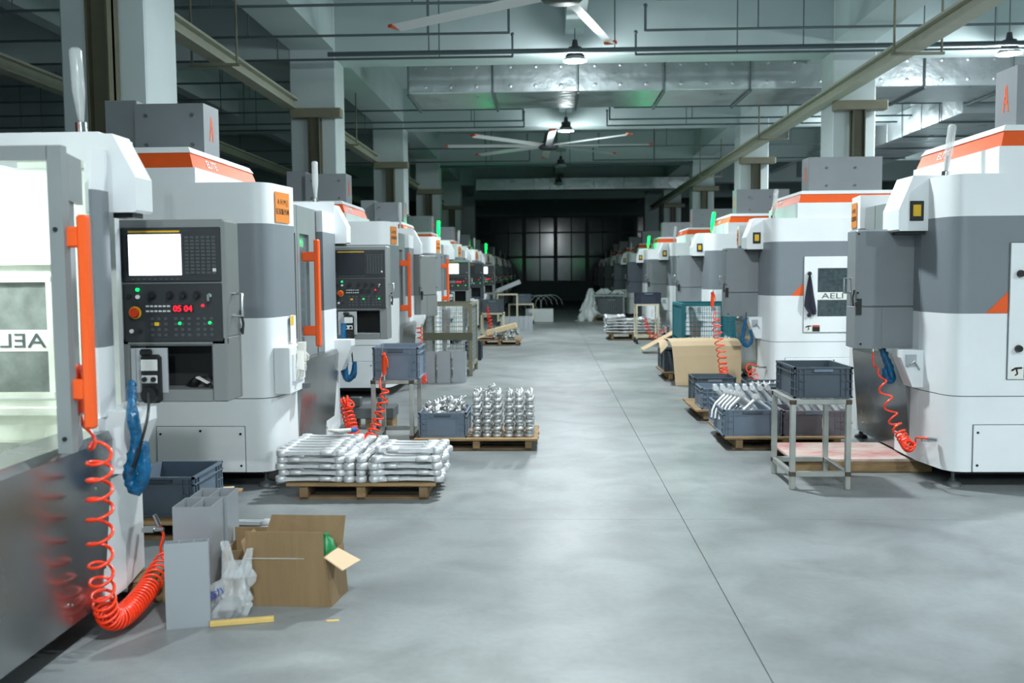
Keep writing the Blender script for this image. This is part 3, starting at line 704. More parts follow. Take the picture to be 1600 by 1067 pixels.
# ------------------------------------------------------------------ crates, pallets, tables
def crate(label, loc, W=.38, D=.5, Hh=.21, m='crate', rz=0.0, group='plastic crates', handle=True, tagc=False):
    t = thing('plastic_crate', label, 'crate', loc, rz, group)
    a, b, k = W/2, D/2, .012
    MB().box(-a+k, a-k, -b+k, b-k, .008, .02).box(-a+k, a-k, -b+k, -b+k+.006, .02, Hh).box(-a+k, a-k, b-k-.006, b-k, .02, Hh).box(-a+k, -a+k+.006, -b+k, b-k, .02, Hh).box(a-k-.006, a-k, -b+k, b-k, .02, Hh).build('shell', m, t)
    r = MB()
    for z0, z1 in ((Hh-.012, Hh), (Hh*.78, Hh*.78+.006), (.0, .01)):
        r.box(-a, a, -b, -b+k+.002, z0, z1).box(-a, a, b-k-.002, b, z0, z1).box(-a, -a+k+.002, -b, b, z0, z1).box(a-k-.002, a, -b, b, z0, z1)
    r.build('rim', m, t)
    q = MB()
    for f in (-.96, -.8, -.62, .62, .8, .96):
        x = f*a; q.box(x-.004, x+.004, -b+.002, -b+k, 0, Hh).box(x-.004, x+.004, b-k, b-.002, 0, Hh)
        y = f*b; q.box(-a+.002, -a+k, y-.004, y+.004, 0, Hh).box(a-k, a-.002, y-.004, y+.004, 0, Hh)
    for z in (Hh*.28, Hh*.53):
        for s0, s1 in ((-a, -a*.62), (a*.62, a)): q.box(s0, s1, -b+.002, -b+k, z, z+.006).box(s0, s1, b-k, b-.002, z, z+.006)
        for s0, s1 in ((-b, -b*.62), (b*.62, b)): q.box(-a+.002, -a+k, s0, s1, z, z+.006).box(a-k, a-.002, s0, s1, z, z+.006)
    stuff(q.build('ribs', m, t))
    if handle:
        for s in (-1, 1): MB().box(-a*.33, a*.33, s*(b-.004)-.005, s*(b-.004)+.005, Hh*.84, Hh*.93, 0, .002).build('hand_grip', 'crate' if m != 'crate' else 'cratedk', t)
    if tagc: MB().box(a*.2, a*.3, -b-.001, -b+.002, Hh*.3, Hh*.72).build('paper_tag', 'paper', t)
    return t
def pallet(label, loc, W=.95, D=.82, Hh=.115, rz=0.0, boards=7, wood='wood'):
    t = thing('wooden_pallet', label, 'pallet', loc, rz, 'wooden pallets')
    n = boards; bw = D/n
    for i in range(n):
        MB().box(-W/2+R.uniform(-.006, .006), W/2+R.uniform(-.006, .006), i*bw+.004, (i+1)*bw-.006, Hh-.02, Hh, 0, .003).build('plank', wood, t)
    for x in (-W/2+.11, 0, W/2-.08):
        MB().box(x-.028, x+.028, .02, D-.02, .016, Hh-.02, 0, .004).build('stringer', wood if x == 0 else 'wooddk', t)
    for y in (.05, D/2-.04, D-.13): MB().box(-W/2+.06, W/2-.05, y, y+.08, 0, .016).build('bottom_board', 'wooddk', t)
    return t
def table(label, loc, W=.38, D=.52, Hh=.585, m='tube', rz=0):
    t = thing('steel_stand', label, 'stand', loc, rz); s = .017
    for x in (-1, 1):
        for y in (0, 1):
            lg = MB().box(x*(W/2-s)-s, x*(W/2-s)+s, y*(D-2*s), y*(D-2*s)+2*s, 0, Hh, 0, .003).build('leg', m, t)
            for z in (.1, Hh-.02): MB().box(x*(W/2-s)-s-.003, x*(W/2-s)+s+.003, y*(D-2*s)-.003, y*(D-2*s)+2*s+.003, z-.018, z+.018, 0, .006).build('burnt_weld', 'rust', lg)
    for z in (.1, Hh-.018):
        for y in (0, D-2*s): MB().box(-W/2+2*s, W/2-2*s, y+.002, y+2*s-.002, z-s, z+s, 0, .003).build('cross_bar', m, t)
        for x in (-1, 1): MB().box(x*(W/2-s)-s+.002, x*(W/2-s)+s-.002, 2*s, D-2*s, z-s, z+s, 0, .003).build('side_bar', m, t)
    return t
# ------------------------------------------------------------------ castings
def arm_mesh():
    L = .37; b = MB()
    def ring(x, w, h, z=.0): return [(x, -w, z-h), (x, -w*.6, z-h), (x, w*.6, z-h), (x, w, z-h), (x, w, z+h), (x, w*.6, z+h), (x, -w*.6, z+h), (x, -w, z+h)]
    def rg(x, w, h, g): return [(x, -w, -h), (x, -w*.55, -h), (x, -w*.5, -h+g), (x, w*.5, -h+g), (x, w*.55, -h), (x, w, -h), (x, w, h), (x, w*.55, h), (x, w*.5, h-g), (x, -w*.5, h-g), (x, -w*.55, h), (x, -w, h)]
    b.rings([rg(-L/2+.02, .03, .014, .0), rg(-L/2+.07, .026, .011, .004), rg(0, .022, .0095, .004), rg(L/2-.08, .026, .011, .004), rg(L/2-.02, .028, .014, 0)], 0, False)
    b.lathe([(.0, -.02), (.034, -.02), (.038, -.015), (.038, .013), (.03, .02), (.016, .022), (.0, .018)], (-L/2, 0, 0), 14)
    b.lathe([(.0, -.019), (.028, -.019), (.033, -.012), (.033, .012), (.026, .019), (.012, .02), (.0, .016)], (L/2-.01, 0, 0), 14)
    b.box(L/2-.13, L/2-.05, -.034, .034, -.015, .016, 0, .008)
    return b
def knuckle_mesh():
    b = MB(); b.lathe([(.0, 0), (.034, 0), (.039, .004), (.039, .021), (.033, .026), (.021, .03), (.023, .036), (.027, .045), (.023, .054), (.0, .0565)], n=14)
    b.box(.012, .034, -.012, .012, .032, .05, 0, .006); return b
def cap_mesh():
    b = MB(); b.lathe([(.0, 0), (.034, 0), (.036, .005), (.036, .022), (.026, .03), (.0, .032)], n=12)
    b.ball((.0, .0, .042), .024, 8, 5); b.sweep([(.01, 0, .04), (.022, .01, .066), (.014, .02, .08)], [.013, .012, .007], 6); b.sweep([(-.012, 0, .035), (-.026, -.006, .058), (-.02, -.014, .076)], [.012, .011, .006], 6); b.box(-.012, .014, -.03, -.014, .03, .074, 0, .004); return b
def arch_mesh():
    b = MB()
    for q in (-1, 1): b.sweep([(q*.15, 0, -.03), (q*.135, 0, .03), (q*.1, 0, .085), (q*.05, 0, .125), (0, 0, .165)], [.011, .012, .013, .014, .017], 8, flat=.7, up=(0, 1, 0))
    b.cyl((0, -.011, .18), (0, .011, .18), .03, n=16).cyl((0, -.016, .18), (0, -.011, .18), .019, n=12)
    b.sweep([(-.08, 0, .06), (-.04, 0, .03), (0, 0, .02), (.04, 0, .03), (.08, 0, .06)], [.008]*5, 6, up=(0, 1, 0)); return b
def bar_mesh():
    b = MB(); b.sweep([(.1, 0, -.12), (.075, 0, -.05), (.04, 0, .015), (0, 0, .062), (-.045, 0, .1)], [.024, .024, .022, .02, .019], 8, flat=.45, up=(0, 1, 0))
    b.cyl((-.06, -.022, .115), (-.06, .022, .115), .024, n=12).box(-.085, -.05, -.014, .014, .12, .15, 0, .004); return b
_pm = {}
def piece(kind, loc, rot, label, group, cat='casting', m=None):
    if kind not in _pm:
        f = {'arm': arm_mesh, 'knuckle': knuckle_mesh, 'cap': cap_mesh, 'arch': arch_mesh, 'bar': bar_mesh}[kind]
        o = f().build('x', m or ('alu' if kind in ('arm', 'arch', 'bar') else 'knuckle')); _pm[kind] = o.data; bpy.data.objects.remove(o)
    nm = {'arm': 'arm_casting', 'knuckle': 'knuckle_casting', 'cap': 'knuckle_casting', 'arch': 'wishbone_casting', 'bar': 'curved_arm_casting'}[kind]
    o = link(nm, _pm[kind], None, loc); o.rotation_euler = rot
    return tag(o, label, cat, group)
J = lambda a: R.uniform(-a, a)
# pallet of arm castings, left foreground
LAY = ['lowest', 'second', 'third', 'fourth', 'fifth', 'sixth']
ROW = ['front', 'second', 'third', 'fourth', 'fifth', 'sixth', 'rear']
pallet('wooden pallet stacked with long silver arm castings, left of the aisle', (-1.17, 5.83, 0), .94, .82, .11)
for i in range(7):
    for l in range(5):
        y = 5.885+.098*i
        piece('arm', (-1.48+J(.012), y+J(.008), .131+.0405*l), (0, 0, (PI if l % 2 else 0)+J(.03)), 'silver arm casting, %s row, %s layer of the left stack on the near pallet' % (ROW[i], LAY[l]), 'arms in the left stack on the near pallet')
        if l < 4: piece('arm', (-.885+J(.014), y+J(.008), .131+.0405*l), (0, 0, (0 if l % 2 else PI)+J(.05)), 'silver arm casting, %s row, %s layer of the right stack on the near pallet' % (ROW[i], LAY[l]), 'arms in the right stack on the near pallet')
for c in range(3):
    for r_ in range(2):
        for l in range(4 if c < 2 else 3):
            piece('arm', (-1.245+.078*c+J(.004), 6.06+.39*r_, .131+.0405*l), (0, 0, PI/2+(PI if l % 2 else 0)+J(.02)), 'lengthwise silver arm casting, %s column, %s end, %s layer, between both stacks' % (('left', 'middle', 'right')[c], ('near', 'far')[r_], LAY[l]), 'arms between both stacks on the near pallet')
piece('arm', (-.89, 5.97, .297), (0, -.03, PI+.06), 'silver arm casting on top of the right stack, tilted up at its end', 'arms in the right stack on the near pallet')
for k, (p, a) in enumerate((((-1.631, 5.064, 0.000), .1), ((-1.662, 5.208, 0.000), -.05))): piece('arm', (p[0], p[1]+.03*k, .022), (0, 0, a), ('front', 'rear')[k]+' silver arm casting lying on the floor behind the carton', 'two arms on the floor')
# pallet with knuckle castings and crate
pallet('wooden pallet with a crate and columns of silver knuckle castings', (-.575, 7.5, 0), .99, .7, .1)
crate('blue-grey crate heaped with silver knuckle castings on the pallet', (-.845, 7.8, .1), .385, .5, .2)
for i in range(6):
    for r_ in range(3):
        n = (6, 6, 6, 6, 6, 6)[i]
        for l in range(n):
            x = -.575+.082*i+(.012 if i > 2 else 0); top = l == n-1
            piece('cap' if top else 'knuckle', (x+J(.004), 7.6+.1*r_+J(.004), .1+.057*l), (0, 0, J(1.4)), 'silver knuckle casting, %s column from the crate, %s row, %s layer' % (NTH[i], ('front', 'middle', 'rear')[r_], LAY[l]), 'knuckles in the stacked columns')
piece('cap', (-.46, 7.63, .445), (.2, .1, .4), 'single silver knuckle casting topping the stacked columns', 'knuckles in the stacked columns')
for l in range(5):
    for i in range(4):
        for j in range(4):
            if l == 4 and (i < 1 or j < 1): continue
            if l == 3 and R.random() < .15: continue
            piece('cap', (-.97+.082*i+J(.012), 7.64+.105*j+J(.012), .125+.046*l), (J(.5), J(.5), J(3)), 'silver knuckle casting heaped in the blue-grey crate', 'knuckles heaped in the crate')
# crates on stands
table('welded steel stand with burnt corners carrying a slate crate, right of the aisle', (1.74, 6.15, 0), .385, .53)
crate('slate crate on the welded stand right of the aisle', (1.765, 6.45, .585), .375, .5, .2, 'cratedk')
table('welded steel stand under a grey crate, left of the aisle', (-1.245, 7.56, 0), .34, .5, .565)
crate('blue-grey crate with ribbed sides on the left steel stand', (-1.215, 7.8, .567), .37, .48, .255, 'crate')
crate('blue-grey crate on a pallet between the two nearest left machines', (-2.085, 5.24, .11), .37, .46, .215, 'crate')
pallet('wooden pallet behind the aluminium profiles between the left machines', (-2.32, 4.9, 0), .9, .82, .11)
o = tag(MB(Matrix.Rotation(.25, 4, 'Z')).box(-.16, .13, -.1, .12, 0, .006).box(-.1, .15, -.14, .02, .006, .012).build('cardboard_scrap', 'cardpale', None, (-2.02, 5.58, .111)), 'torn brown cardboard scrap on the pallet behind the aluminium profiles', 'cardboard')
# right: pallets with crates of wishbones
pallet('wooden pallet carrying crates of wishbone castings, right of the aisle', (1.86, 7.5, 0), .95, .86, .11)
pallet('wooden pallet behind the pallet of wishbone crates', (1.85, 9.0, 0), .95, .86, .11)
crate('blue-grey crate full of wishbone castings, front left on the pallet', (1.6, 7.76, .11), .46, .46, .21, 'crate')
crate('brownish grey crate with paper tag behind the right stand', (2.09, 7.74, .11), .5, .4, .2, 'cratebr', tagc=True)
crate('blue-grey crate of curved arms, rear left on the wishbone pallet', (1.66, 8.24, .11), .52, .34, .2, 'crate')
crate('blue-grey crate on the second pallet behind the wishbone crates', (1.72, 9.25, .11), .56, .42, .2, 'crate')
crate('slate crate with castings on the second pallet near the machine', (2.2, 9.55, .11), .5, .4, .2, 'cratedk')
crate('empty slate crate before the curved cardboard sheet', (1.74, 10.25, .0), .44, .42, .3, 'cratedk')
for k in range(5): piece('arch', (1.56-.02*k, 7.69+.052*k, .24), (-.3, .0, .25+J(.05)), 'silver wishbone casting in the front left crate, %s from the front' % NTH[k+1], 'wishbones in the front left crate')
piece('arch', (1.665, 7.655, .225), (-.3, 0, .12), 'front silver wishbone casting, rightmost in the front left crate', 'wishbones in the front left crate')
for k in range(8): piece('bar', (1.9+.056*k, 7.66+.01*(k % 2), .3), (-.15, .0, J(.1)), 'pale curved arm casting, %s from the left in the brownish grey crate' % NTH[k], 'curved arms in the brownish grey crate')
for k in range(8): piece('bar', (1.46+.062*k, 8.12+.012*(k % 2), .3), (-.1, .1, J(.12)), 'pale curved arm casting, %s from the left in the rear left crate' % NTH[k], 'curved arms in the rear left crate')
for k in range(9): piece('cap', (1.98+.055*k, 9.42+.01*(k % 2), .25), (.1, 0, J(.5)), 'silver knuckle casting standing in the slate crate on the second pallet', 'knuckles in the slate crate'); 
for k in range(9): piece('cap', (1.98+.055*k, 9.42+.01*(k % 2), .19), (0, 0, J(.5)), 'silver knuckle casting standing in the slate crate on the second pallet', 'knuckles in the slate crate')
b = thing('wooden_platform', 'low wooden platform with red-stained top at the right machine', 'platform', (2.2, 6.69, 0))
for k in range(3): MB().box(-.5, .46, .22*k, .22*k+.216, .075, .095, 0, .003).build('top_board', 'redboard', b)
MB().box(-.5, .46, 0, .05, 0, .075, 0, .004).build('front_beam', 'wood', b); MB().box(-.5, .46, .6, .65, 0, .075, 0, .004).build('rear_beam', 'wooddk', b); MB().box(.0, .06, .05, .6, 0, .075).build('middle_beam', 'wooddk', b)
# ------------------------------------------------------------------ hoses and guns
def hose(label, ctrl, r=.0065, per=13, fit=True):
    t = thing('coiled_air_hose', label, 'hose', (0, 0, 0), 0, 'orange coiled air hoses')
    pts = coil_points(ctrl, per)
    MB().sweep(pts, r, 6).build('coil', 'hose', t)
    if fit:
        for a, c in ((0, 1), (-1, -2)):
            p, q = Vector(pts[a]), Vector(pts[c]); d = (p-q).normalized(); MB().cyl(p-d*.02, p+d*.035, .011, n=8).build('fitting', 'chrome', t)
    return t
def gun(label, loc, mw=None):
    t = thing('air_gun', label, 'air gun', loc)
    MB().sweep([(0, 0, -.13), (0, 0, -.06), (.004, 0, 0), (.0, -.01, .04)], [.017, .019, .02, .016], 10).build('grip', 'gun', t)
    MB().cyl((0, .01, .025), (0, -.05, .04), .017, .012, 10).build('head', 'gun', t)
    MB().sweep([(.02, -.012, .015), (.03, -.014, -.03), (.028, -.01, -.07)], [.006, .006, .005], 6).build('trigger', 'orangeh', t)
    MB().cyl((0, -.05, .04), (.0, -.09, .12), .004, n=6).build('nozzle', 'tube', t)
    MB().cyl((0, 0, -.13), (0, 0, -.175), .012, n=8).build('coupling', 'chrome', t)
    return t
gun('orange air gun hung on the door handle of the nearest left machine', (-1.655, 3.300, 1.052))
hose('orange coiled air hose hanging before the nearest steel panel', [(-1.651, 3.300, 0.934, 0, 0), (-1.637, 3.300, 0.870, 0.0, 0.0), (-1.603, 3.320, 0.812, 0.3, 0.03), (-1.608, 3.340, 0.755, 1.1, 0.042), (-1.633, 3.380, 0.547, 4.2, 0.045), (-1.657, 3.420, 0.345, 6.4, 0.042), (-1.689, 3.500, 0.184, 8.8, 0.042), (-1.695, 3.550, 0.099, 12, 0.042), (-1.683, 3.620, 0.069, 16, 0.042), (-1.678, 3.750, 0.077, 23, 0.042), (-1.688, 3.900, 0.093, 29, 0.042), (-1.711, 4.080, 0.119, 33, 0.042), (-1.736, 4.200, 0.147, 34.4, 0.03), (-1.747, 4.220, 0.232, 34.8, 0.005), (-1.766, 4.200, 0.297, 34.8, 0)], .0062)
gun('orange air gun resting on the crate of the left steel stand', (-1.295, 7.500, 0.741))
hose('orange coiled air hose looping beside the left steel stand', [(-1.312, 7.500, 0.614, 0, 0), (-1.330, 7.480, 0.550, 0.1, 0.005), (-1.286, 7.450, 0.483, 1, 0.03), (-1.318, 7.420, 0.345, 3, 0.035), (-1.347, 7.400, 0.237, 5, 0.038), (-1.390, 7.350, 0.135, 8, 0.04), (-1.441, 7.300, 0.108, 13, 0.04), (-1.504, 7.300, 0.183, 18, 0.04), (-1.547, 7.350, 0.281, 22, 0.045), (-1.581, 7.400, 0.364, 25, 0.04), (-1.560, 7.400, 0.409, 27, 0.05), (-1.611, 7.400, 0.389, 30, 0.04)], .0075)
hose('orange coiled air hose beside the big right machine', [(2.235, 6.680, 0.863, 0, 0), (2.239, 6.660, 0.746, 0, 0.0), (2.263, 6.600, 0.716, 0.5, 0.02), (2.260, 6.550, 0.634, 1.2, 0.03), (2.283, 6.500, 0.519, 2.3, 0.034), (2.302, 6.450, 0.409, 3.4, 0.034), (2.327, 6.400, 0.331, 5, 0.034), (2.344, 6.350, 0.276, 8, 0.034), (2.351, 6.300, 0.251, 11, 0.034), (2.348, 6.250, 0.289, 13, 0.03), (2.374, 6.150, 0.332, 13.4, 0.003), (2.418, 6.100, 0.336, 13.4, 0)])
gun('orange air gun hung by the second right control box', (1.850, 10.900, 1.134))
hose('orange coiled air hose dropping before the pale cardboard sheet', [(1.873, 10.900, 0.989, 0, 0), (1.887, 10.900, 0.931, 0.2, 0.01), (1.878, 10.800, 0.864, 1, 0.045), (1.891, 10.750, 0.688, 3.5, 0.05), (1.919, 10.700, 0.513, 6, 0.05), (1.923, 10.600, 0.345, 9, 0.045), (1.929, 10.550, 0.258, 13, 0.045), (1.913, 10.500, 0.207, 17, 0.05), (1.934, 10.500, 0.200, 19, 0.04)])
hose('small orange hose loop on the second right machine', [(2.387, 11.000, 0.325, 0, 0), (2.280, 10.900, 0.321, 0.3, 0.04), (2.288, 10.800, 0.258, 1.5, 0.05), (2.302, 10.800, 0.215, 2.4, 0.05)])
hose('orange coiled air hose behind the olive cage', [(-1.566, 11.600, 0.769, 0, 0.03), (-1.567, 11.700, 0.527, 4, 0.03), (-1.560, 11.800, 0.281, 10, 0.035), (-1.560, 11.900, 0.046, 17, 0.035)], .008, 10)
hose('orange coiled air hose by the distant crate on a stand', [(-1.296, 20.600, 0.711, 0, 0.0), (-1.264, 20.500, 0.481, 4, 0.045), (-1.239, 20.500, 0.220, 8, 0.05), (-1.214, 20.500, 0.014, 12, 0.05)], .009, 10)
hose('orange coiled air hose tangled around the beige trolley', [(1.892, 18.800, 0.513, 0, 0.02), (1.917, 18.800, 0.375, 3, 0.045), (1.992, 18.800, 0.200, 6, 0.05), (2.105, 18.700, 0.155, 8, 0.05), (2.229, 18.600, 0.335, 10, 0.06)], .009, 10)
# blue wrapped hand wheel cables
def sleeve(label, pts, r, cord=None):
    t = thing('wrapped_cable', label, 'cable', (0, 0, 0), 0, 'hand wheel cables wrapped in blue film')
    p = catmull(pts, 6); n = len(p)
    MB().sweep(p, [r*(.75+.35*math.sin(PI*k/(n-1))+J(.12)) for k in range(n)], 10, jit=.16).build('blue_film', 'blue', t)
    if cord: MB().sweep(catmull(cord, 6), .006, 6).build('black_cord', 'black', t)
sleeve('blue wrapped cable hanging from the nearest hand wheel unit', [(-1.686, 3.800, 0.967), (-1.620, 3.650, 0.884), (-1.607, 3.650, 0.758), (-1.631, 3.650, 0.657), (-1.636, 3.650, 0.601), (-1.610, 3.640, 0.573), (-1.576, 3.630, 0.623), (-1.568, 3.630, 0.699), (-1.576, 3.630, 0.761)], .024, [(-1.693, 3.980, 0.905), (-1.550, 3.630, 0.861), (-1.579, 3.600, 0.729), (-1.604, 3.600, 0.667)])
sleeve('blue wrapped cable hanging from the second left hand wheel unit', [(-1.717, 8.000, 0.995), (-1.727, 8.000, 0.752), (-1.704, 8.000, 0.536), (-1.644, 8.000, 0.563), (-1.631, 8.000, 0.671)], .026, [(-1.680, 8.020, 0.886), (-1.660, 8.020, 0.778), (-1.651, 8.020, 0.669)])
sleeve('blue wrapped cable below the grey control box of the big right machine', [(2.320, 6.750, 0.857), (2.357, 6.750, 0.768), (2.390, 6.750, 0.656), (2.359, 6.750, 0.647), (2.340, 6.750, 0.723)], .028)
sleeve('blue wrapped cable loop below the second right control box', [(2.313, 11.300, 0.874), (2.285, 11.300, 0.702), (2.271, 11.300, 0.597), (2.331, 11.300, 0.537), (2.382, 11.300, 0.612), (2.359, 11.300, 0.724)], .022, [(2.313, 11.300, 0.927), (2.313, 11.300, 0.852)])
sleeve('blue wrapped cable behind the olive cage', [(-1.927, 12.900, 1.045), (-1.922, 12.900, 0.785), (-1.909, 12.900, 0.525)], .05)
sleeve('blue wrapped cable under the lit screen behind the olive cage', [(-1.805, 17.300, 0.976), (-1.819, 17.300, 0.745), (-1.763, 17.300, 0.571), (-1.738, 17.300, 0.744)], .05)
sleeve('blue wrapped cable under the third right control box', [(2.152, 15.800, 0.934), (2.132, 15.800, 0.725), (2.195, 15.800, 0.619), (2.236, 15.800, 0.745)], .045)
# ------------------------------------------------------------------ left foreground clutter
def tube_profile(label, loc, W, D, Hh, cells, rz=0.0, axis='y'):
    t = thing('aluminium_profile', label, 'profile', loc, rz, 'hollow aluminium profiles'); k = .004
    b = MB().box(-W/2, W/2, 0, k, 0, Hh).box(-W/2, W/2, D-k, D, 0, Hh).box(-W/2, -W/2+k, k, D-k, 0, Hh).box(W/2-k, W/2, k, D-k, 0, Hh)
    for i in range(1, cells):
        if axis == 'y': y = D*i/cells; b.box(-W/2+k, W/2-k, y-k/2, y+k/2, 0, Hh-.001)
        else: x = -W/2+W*i/cells; b.box(x-k/2, x+k/2, k, D-k, 0, Hh-.001)
    b.build('extrusion', 'profile', t)
    return t
tube_profile('flat hollow aluminium profile standing on end, front of the left group', (-1.44, 3.69, 0), .168, .05, .345, 3, .27, 'x')
tube_profile('square hollow aluminium profile standing behind the flat one', (-1.52, 3.97, 0), .165, .18, .42, 2, .05, 'x')
tube_profile('rearmost hollow aluminium profile of the left group', (-1.515, 4.16, 0), .165, .18, .42, 2, .05, 'x')
t = thing('cardboard_carton', 'big open cardboard carton with flaps and clear tape on the floor', 'carton', (-1.09, 3.95, 0))
def wall4(mb, pts, th): # extruded quad
    a, b_, c, d = map(Vector, pts); n = (b_-a).cross(d-a).normalized()*th
    return mb.add([a, b_, c, d, a+n, b_+n, c+n, d+n], [(0, 1, 2, 3), (7, 6, 5, 4), (0, 4, 5, 1), (1, 5, 6, 2), (2, 6, 7, 3), (3, 7, 4, 0)])
fb = [(-.165, 0, 0), (.165, -.01, 0), (.19, .2, 0), (-.165, .22, 0)]; ft = [(-.195, 0, .215), (.14, -.01, .217), (.17, .22, .21), (-.19, .23, .215)]
w_ = MB()
for i in range(4): j = (i+1) % 4; wall4(w_, (fb[i], fb[j], ft[j], ft[i]), .005)
w_.add([fb[0], fb[1], fb[2], fb[3]], [(0, 1, 2, 3)])
w_.build('side_walls', 'card', t)
wall4(MB(), (ft[0], ft[1], (.138, -.005, .32), (-.195, .0, .322)), .005).build('front_flap', 'card', t)
wall4(MB(), (ft[2], ft[3], (-.16, .27, .325), (.175, .27, .322)), .005).build('rear_flap', 'card', t)
wall4(MB(), (ft[1], (.168, .14, .212), (.275, .1, .17), (.225, -.03, .165)), .005).build('right_flap', 'cardpale', t)
wall4(MB(), (ft[3], ft[0], (-.225, .04, .27), (-.22, .2, .28)), .005).build('left_flap', 'card', t)
MB().box(-.197, .143, -.0125, -.0115, .206, .211).build('clear_tape', 'film', t)
o = tag(MB().lathe([(.0, -.19), (.04, -.19), (.042, -.02), (.03, .03), (.014, .04), (.014, .055), (.0, .055)], n=14).build('green_container', 'green', None, (-.968, 4.07, .225)), 'green plastic container inside the big cardboard carton', 'container')
def film_body(name, label, base, pts_r, mat_, seed):
    b = MB(); n = 40; rr = []
    for (cx, cy, z, rx, ry) in pts_r:
        ring = []
        for i in range(n):
            a = 2*PI*i/n; q = noise.noise(Vector((math.cos(a)*2.2, math.sin(a)*2.2+seed, z*12)))*.8 + abs(noise.noise(Vector((math.cos(a)*5, math.sin(a)*5+seed, z*16))))*.7-.2
            ring.append((cx+rx*(1+q)*math.cos(a), cy+ry*(1+q)*math.sin(a), z))
        rr.append(ring)
    b.rings(rr, 0, True); return b
def bag():
    t = thing('plastic_bag', 'crumpled clear plastic bag with blue print leaning on the carton', 'bag', (-1.315, 3.84, 0))
    k = 22; body = [(-.02+.05*(i/k), .03*(i/k), .215*i/k, .075-.03*(i/k), .05-.025*(i/k)) for i in range(k+1)]
    film_body('bag', '', None, body, 'film', 3).build('bag_body', 'film', t)
    for (x0, x1, h, sd) in ((.0, -.035, .3, 5), (.045, .075, .27, 8)):
        film_body('', '', None, [(x0+(x1-x0)*i/10, .03, .15+(h-.15)*i/10, .034-.022*i/10, .022-.012*i/10) for i in range(11)], 'film', sd).build('bag_handle', 'film', t)
    text('双力', .035, 'inkblue', t, frame((-.045, -.052, .105), (.8, 0, .6), (-.5, .1, .8)), 'printed_text')
bag()
t = thing('wooden_stick', 'short pale wooden stick on the floor before the plastic bag', 'stick', (-1.24, 3.74, 0), .255)
MB().box(-.125, .125, -.012, .012, 0, .02, 0, .002).build('batten', 'stick', t); MB().box(-.127, -.123, -.011, .011, .001, .019).build('dark_end', 'wooddk', t)
t = thing('small_carton', 'small open brown carton behind the plastic bag', 'carton', (-1.33, 4.08, 0))
for nm, a in (('front_wall', (-.1, .06, 0, .005)), ('rear_wall', (-.1, .06, .17, .175))): MB().box(a[0], a[1], a[2], a[3], 0, .2 if nm == 'front_wall' else .26).build(nm, 'card', t)
MB().box(-.1, -.095, .005, .17, 0, .2).box(.055, .06, .005, .17, 0, .2).box(-.095, .055, .005, .17, 0, .005).build('side_walls', 'card', t)
t = thing('low_carton', 'low brown carton lying behind the loose orange hose', 'carton', (-1.72, 3.98, 0), .1)
MB().box(-.09, .1, 0, .2, 0, .085, 0, .004).build('carton_body', 'card', t)
MB().prism([(-.09, .086), (.02, .092), (.02, .096), (-.09, .09)], .0, .2, axis='y').prism([(.03, .09), (.1, .086), (.1, .09), (.03, .094)], .0, .2, axis='y').build('lid_flaps', 'card', t)
o = tag(MB().box(-.025, .025, -.008, .008, 0, .003).build('wood_chip', 'stick', None, (-0.880, 3.777, 0.000), .15), 'tiny pale wood chip on the floor right of the stick', 'chip')
def glove(label, loc, rot, m, cuff=None):
    t = thing('work_glove', label, 'glove', loc); t.rotation_euler = rot
    b = MB(); b.sweep([(0, 0, .1), (0, 0, .04), (0, 0, -.0), (.0, 0, -.03)], [.036, .034, .044, .04], 10, flat=.4, up=(0, 1, 0), jit=.05)
    for i, (x, L) in enumerate(((-.03, .05), (-.01, .062), (.012, .058), (.031, .045))):
        b.sweep([(x, 0, -.015), (x*1.2, .008, -.03-L*.5), (x*1.25, .016, -.03-L)], [.011, .0105, .008], 8)
    b.sweep([(.035, 0, .02), (.06, .008, .0), (.066, .014, -.03)], [.012, .011, .008], 8)
    b.build('glove_hand', m, t)
    if cuff: MB().sweep([(0, 0, .1), (0, 0, .06)], [.038, .037], 10, flat=.45, up=(0, 1, 0)).build('glove_cuff', cuff, t)
bx = MB().box(-.05, .06, .06, .42, .62, .93, 0, .006).box(.06, .075, .1, .38, .7, .88).build('glove_box', 'white', L1)
MB().box(.0, .1, .35, .421, .625, .66).build('bracket', 'iron', bx)
MB().box(-.062, -.018, .0, .004, 0, 0) if False else None
MB().box(.0, .004, .3, .38, .94, 1.13).build('paper_notice', 'paper', L1); MB().box(.0, .0045, .302, .378, 1.06, 1.125).build('notice_heading', 'yellow', L1)
glove('white work glove hanging over the box on the second left machine', (-1.67, 6.42, .85), (.1, 0, .9), 'glove')
glove('second white work glove under the first one on the second left machine', (-1.655, 6.32, .8), (-.1, .15, 1.1), 'glove')
glove('white work glove with blue palm lying on the stacked arm castings', (-1.4, 6.4, .345), (1.5, .2, 1.9), 'glove', 'gloveblue')
t = thing('parts_tray', 'grey machine blocks on a small pallet before the second left machine', 'tray', (-1.62, 8.55, 0))
MB().box(-.22, .22, 0, .3, .1, .2, 0, .006).build('tray_block', 'iron', t); MB().box(-.2, -.1, .08, .2, .2, .28, 0, .004).box(.06, .14, .1, .2, .2, .28, 0, .004).build('steel_blocks', 'iron', t)
for x in (-.17, 0, .17): MB().box(x-.04, x+.04, .02, .28, 0, .1, 0, .004).build('wooden_foot', 'wood', t)
t = thing('black_cloth', 'black cloth hung from the door knob of the second right machine', 'cloth', (2.95, 10.965, 1.37))
MB().rings([[(dx*f+o_, -.012+.01*math.sin(dx*90), z) for dx in (-1, -.6, -.2, .2, .6, 1)] + [(dx*f+o_, .0+.008*math.sin(dx*90), z) for dx in (1, .6, .2, -.2, -.6, -1)] for z, f, o_ in ((0, .008, 0), (-.1, .028, .0), (-.25, .05, .0), (-.36, .066, .005), (-.42, .05, .03), (-.46, .02, .055))], 0, True).build('cloth_body', 'navy', t)
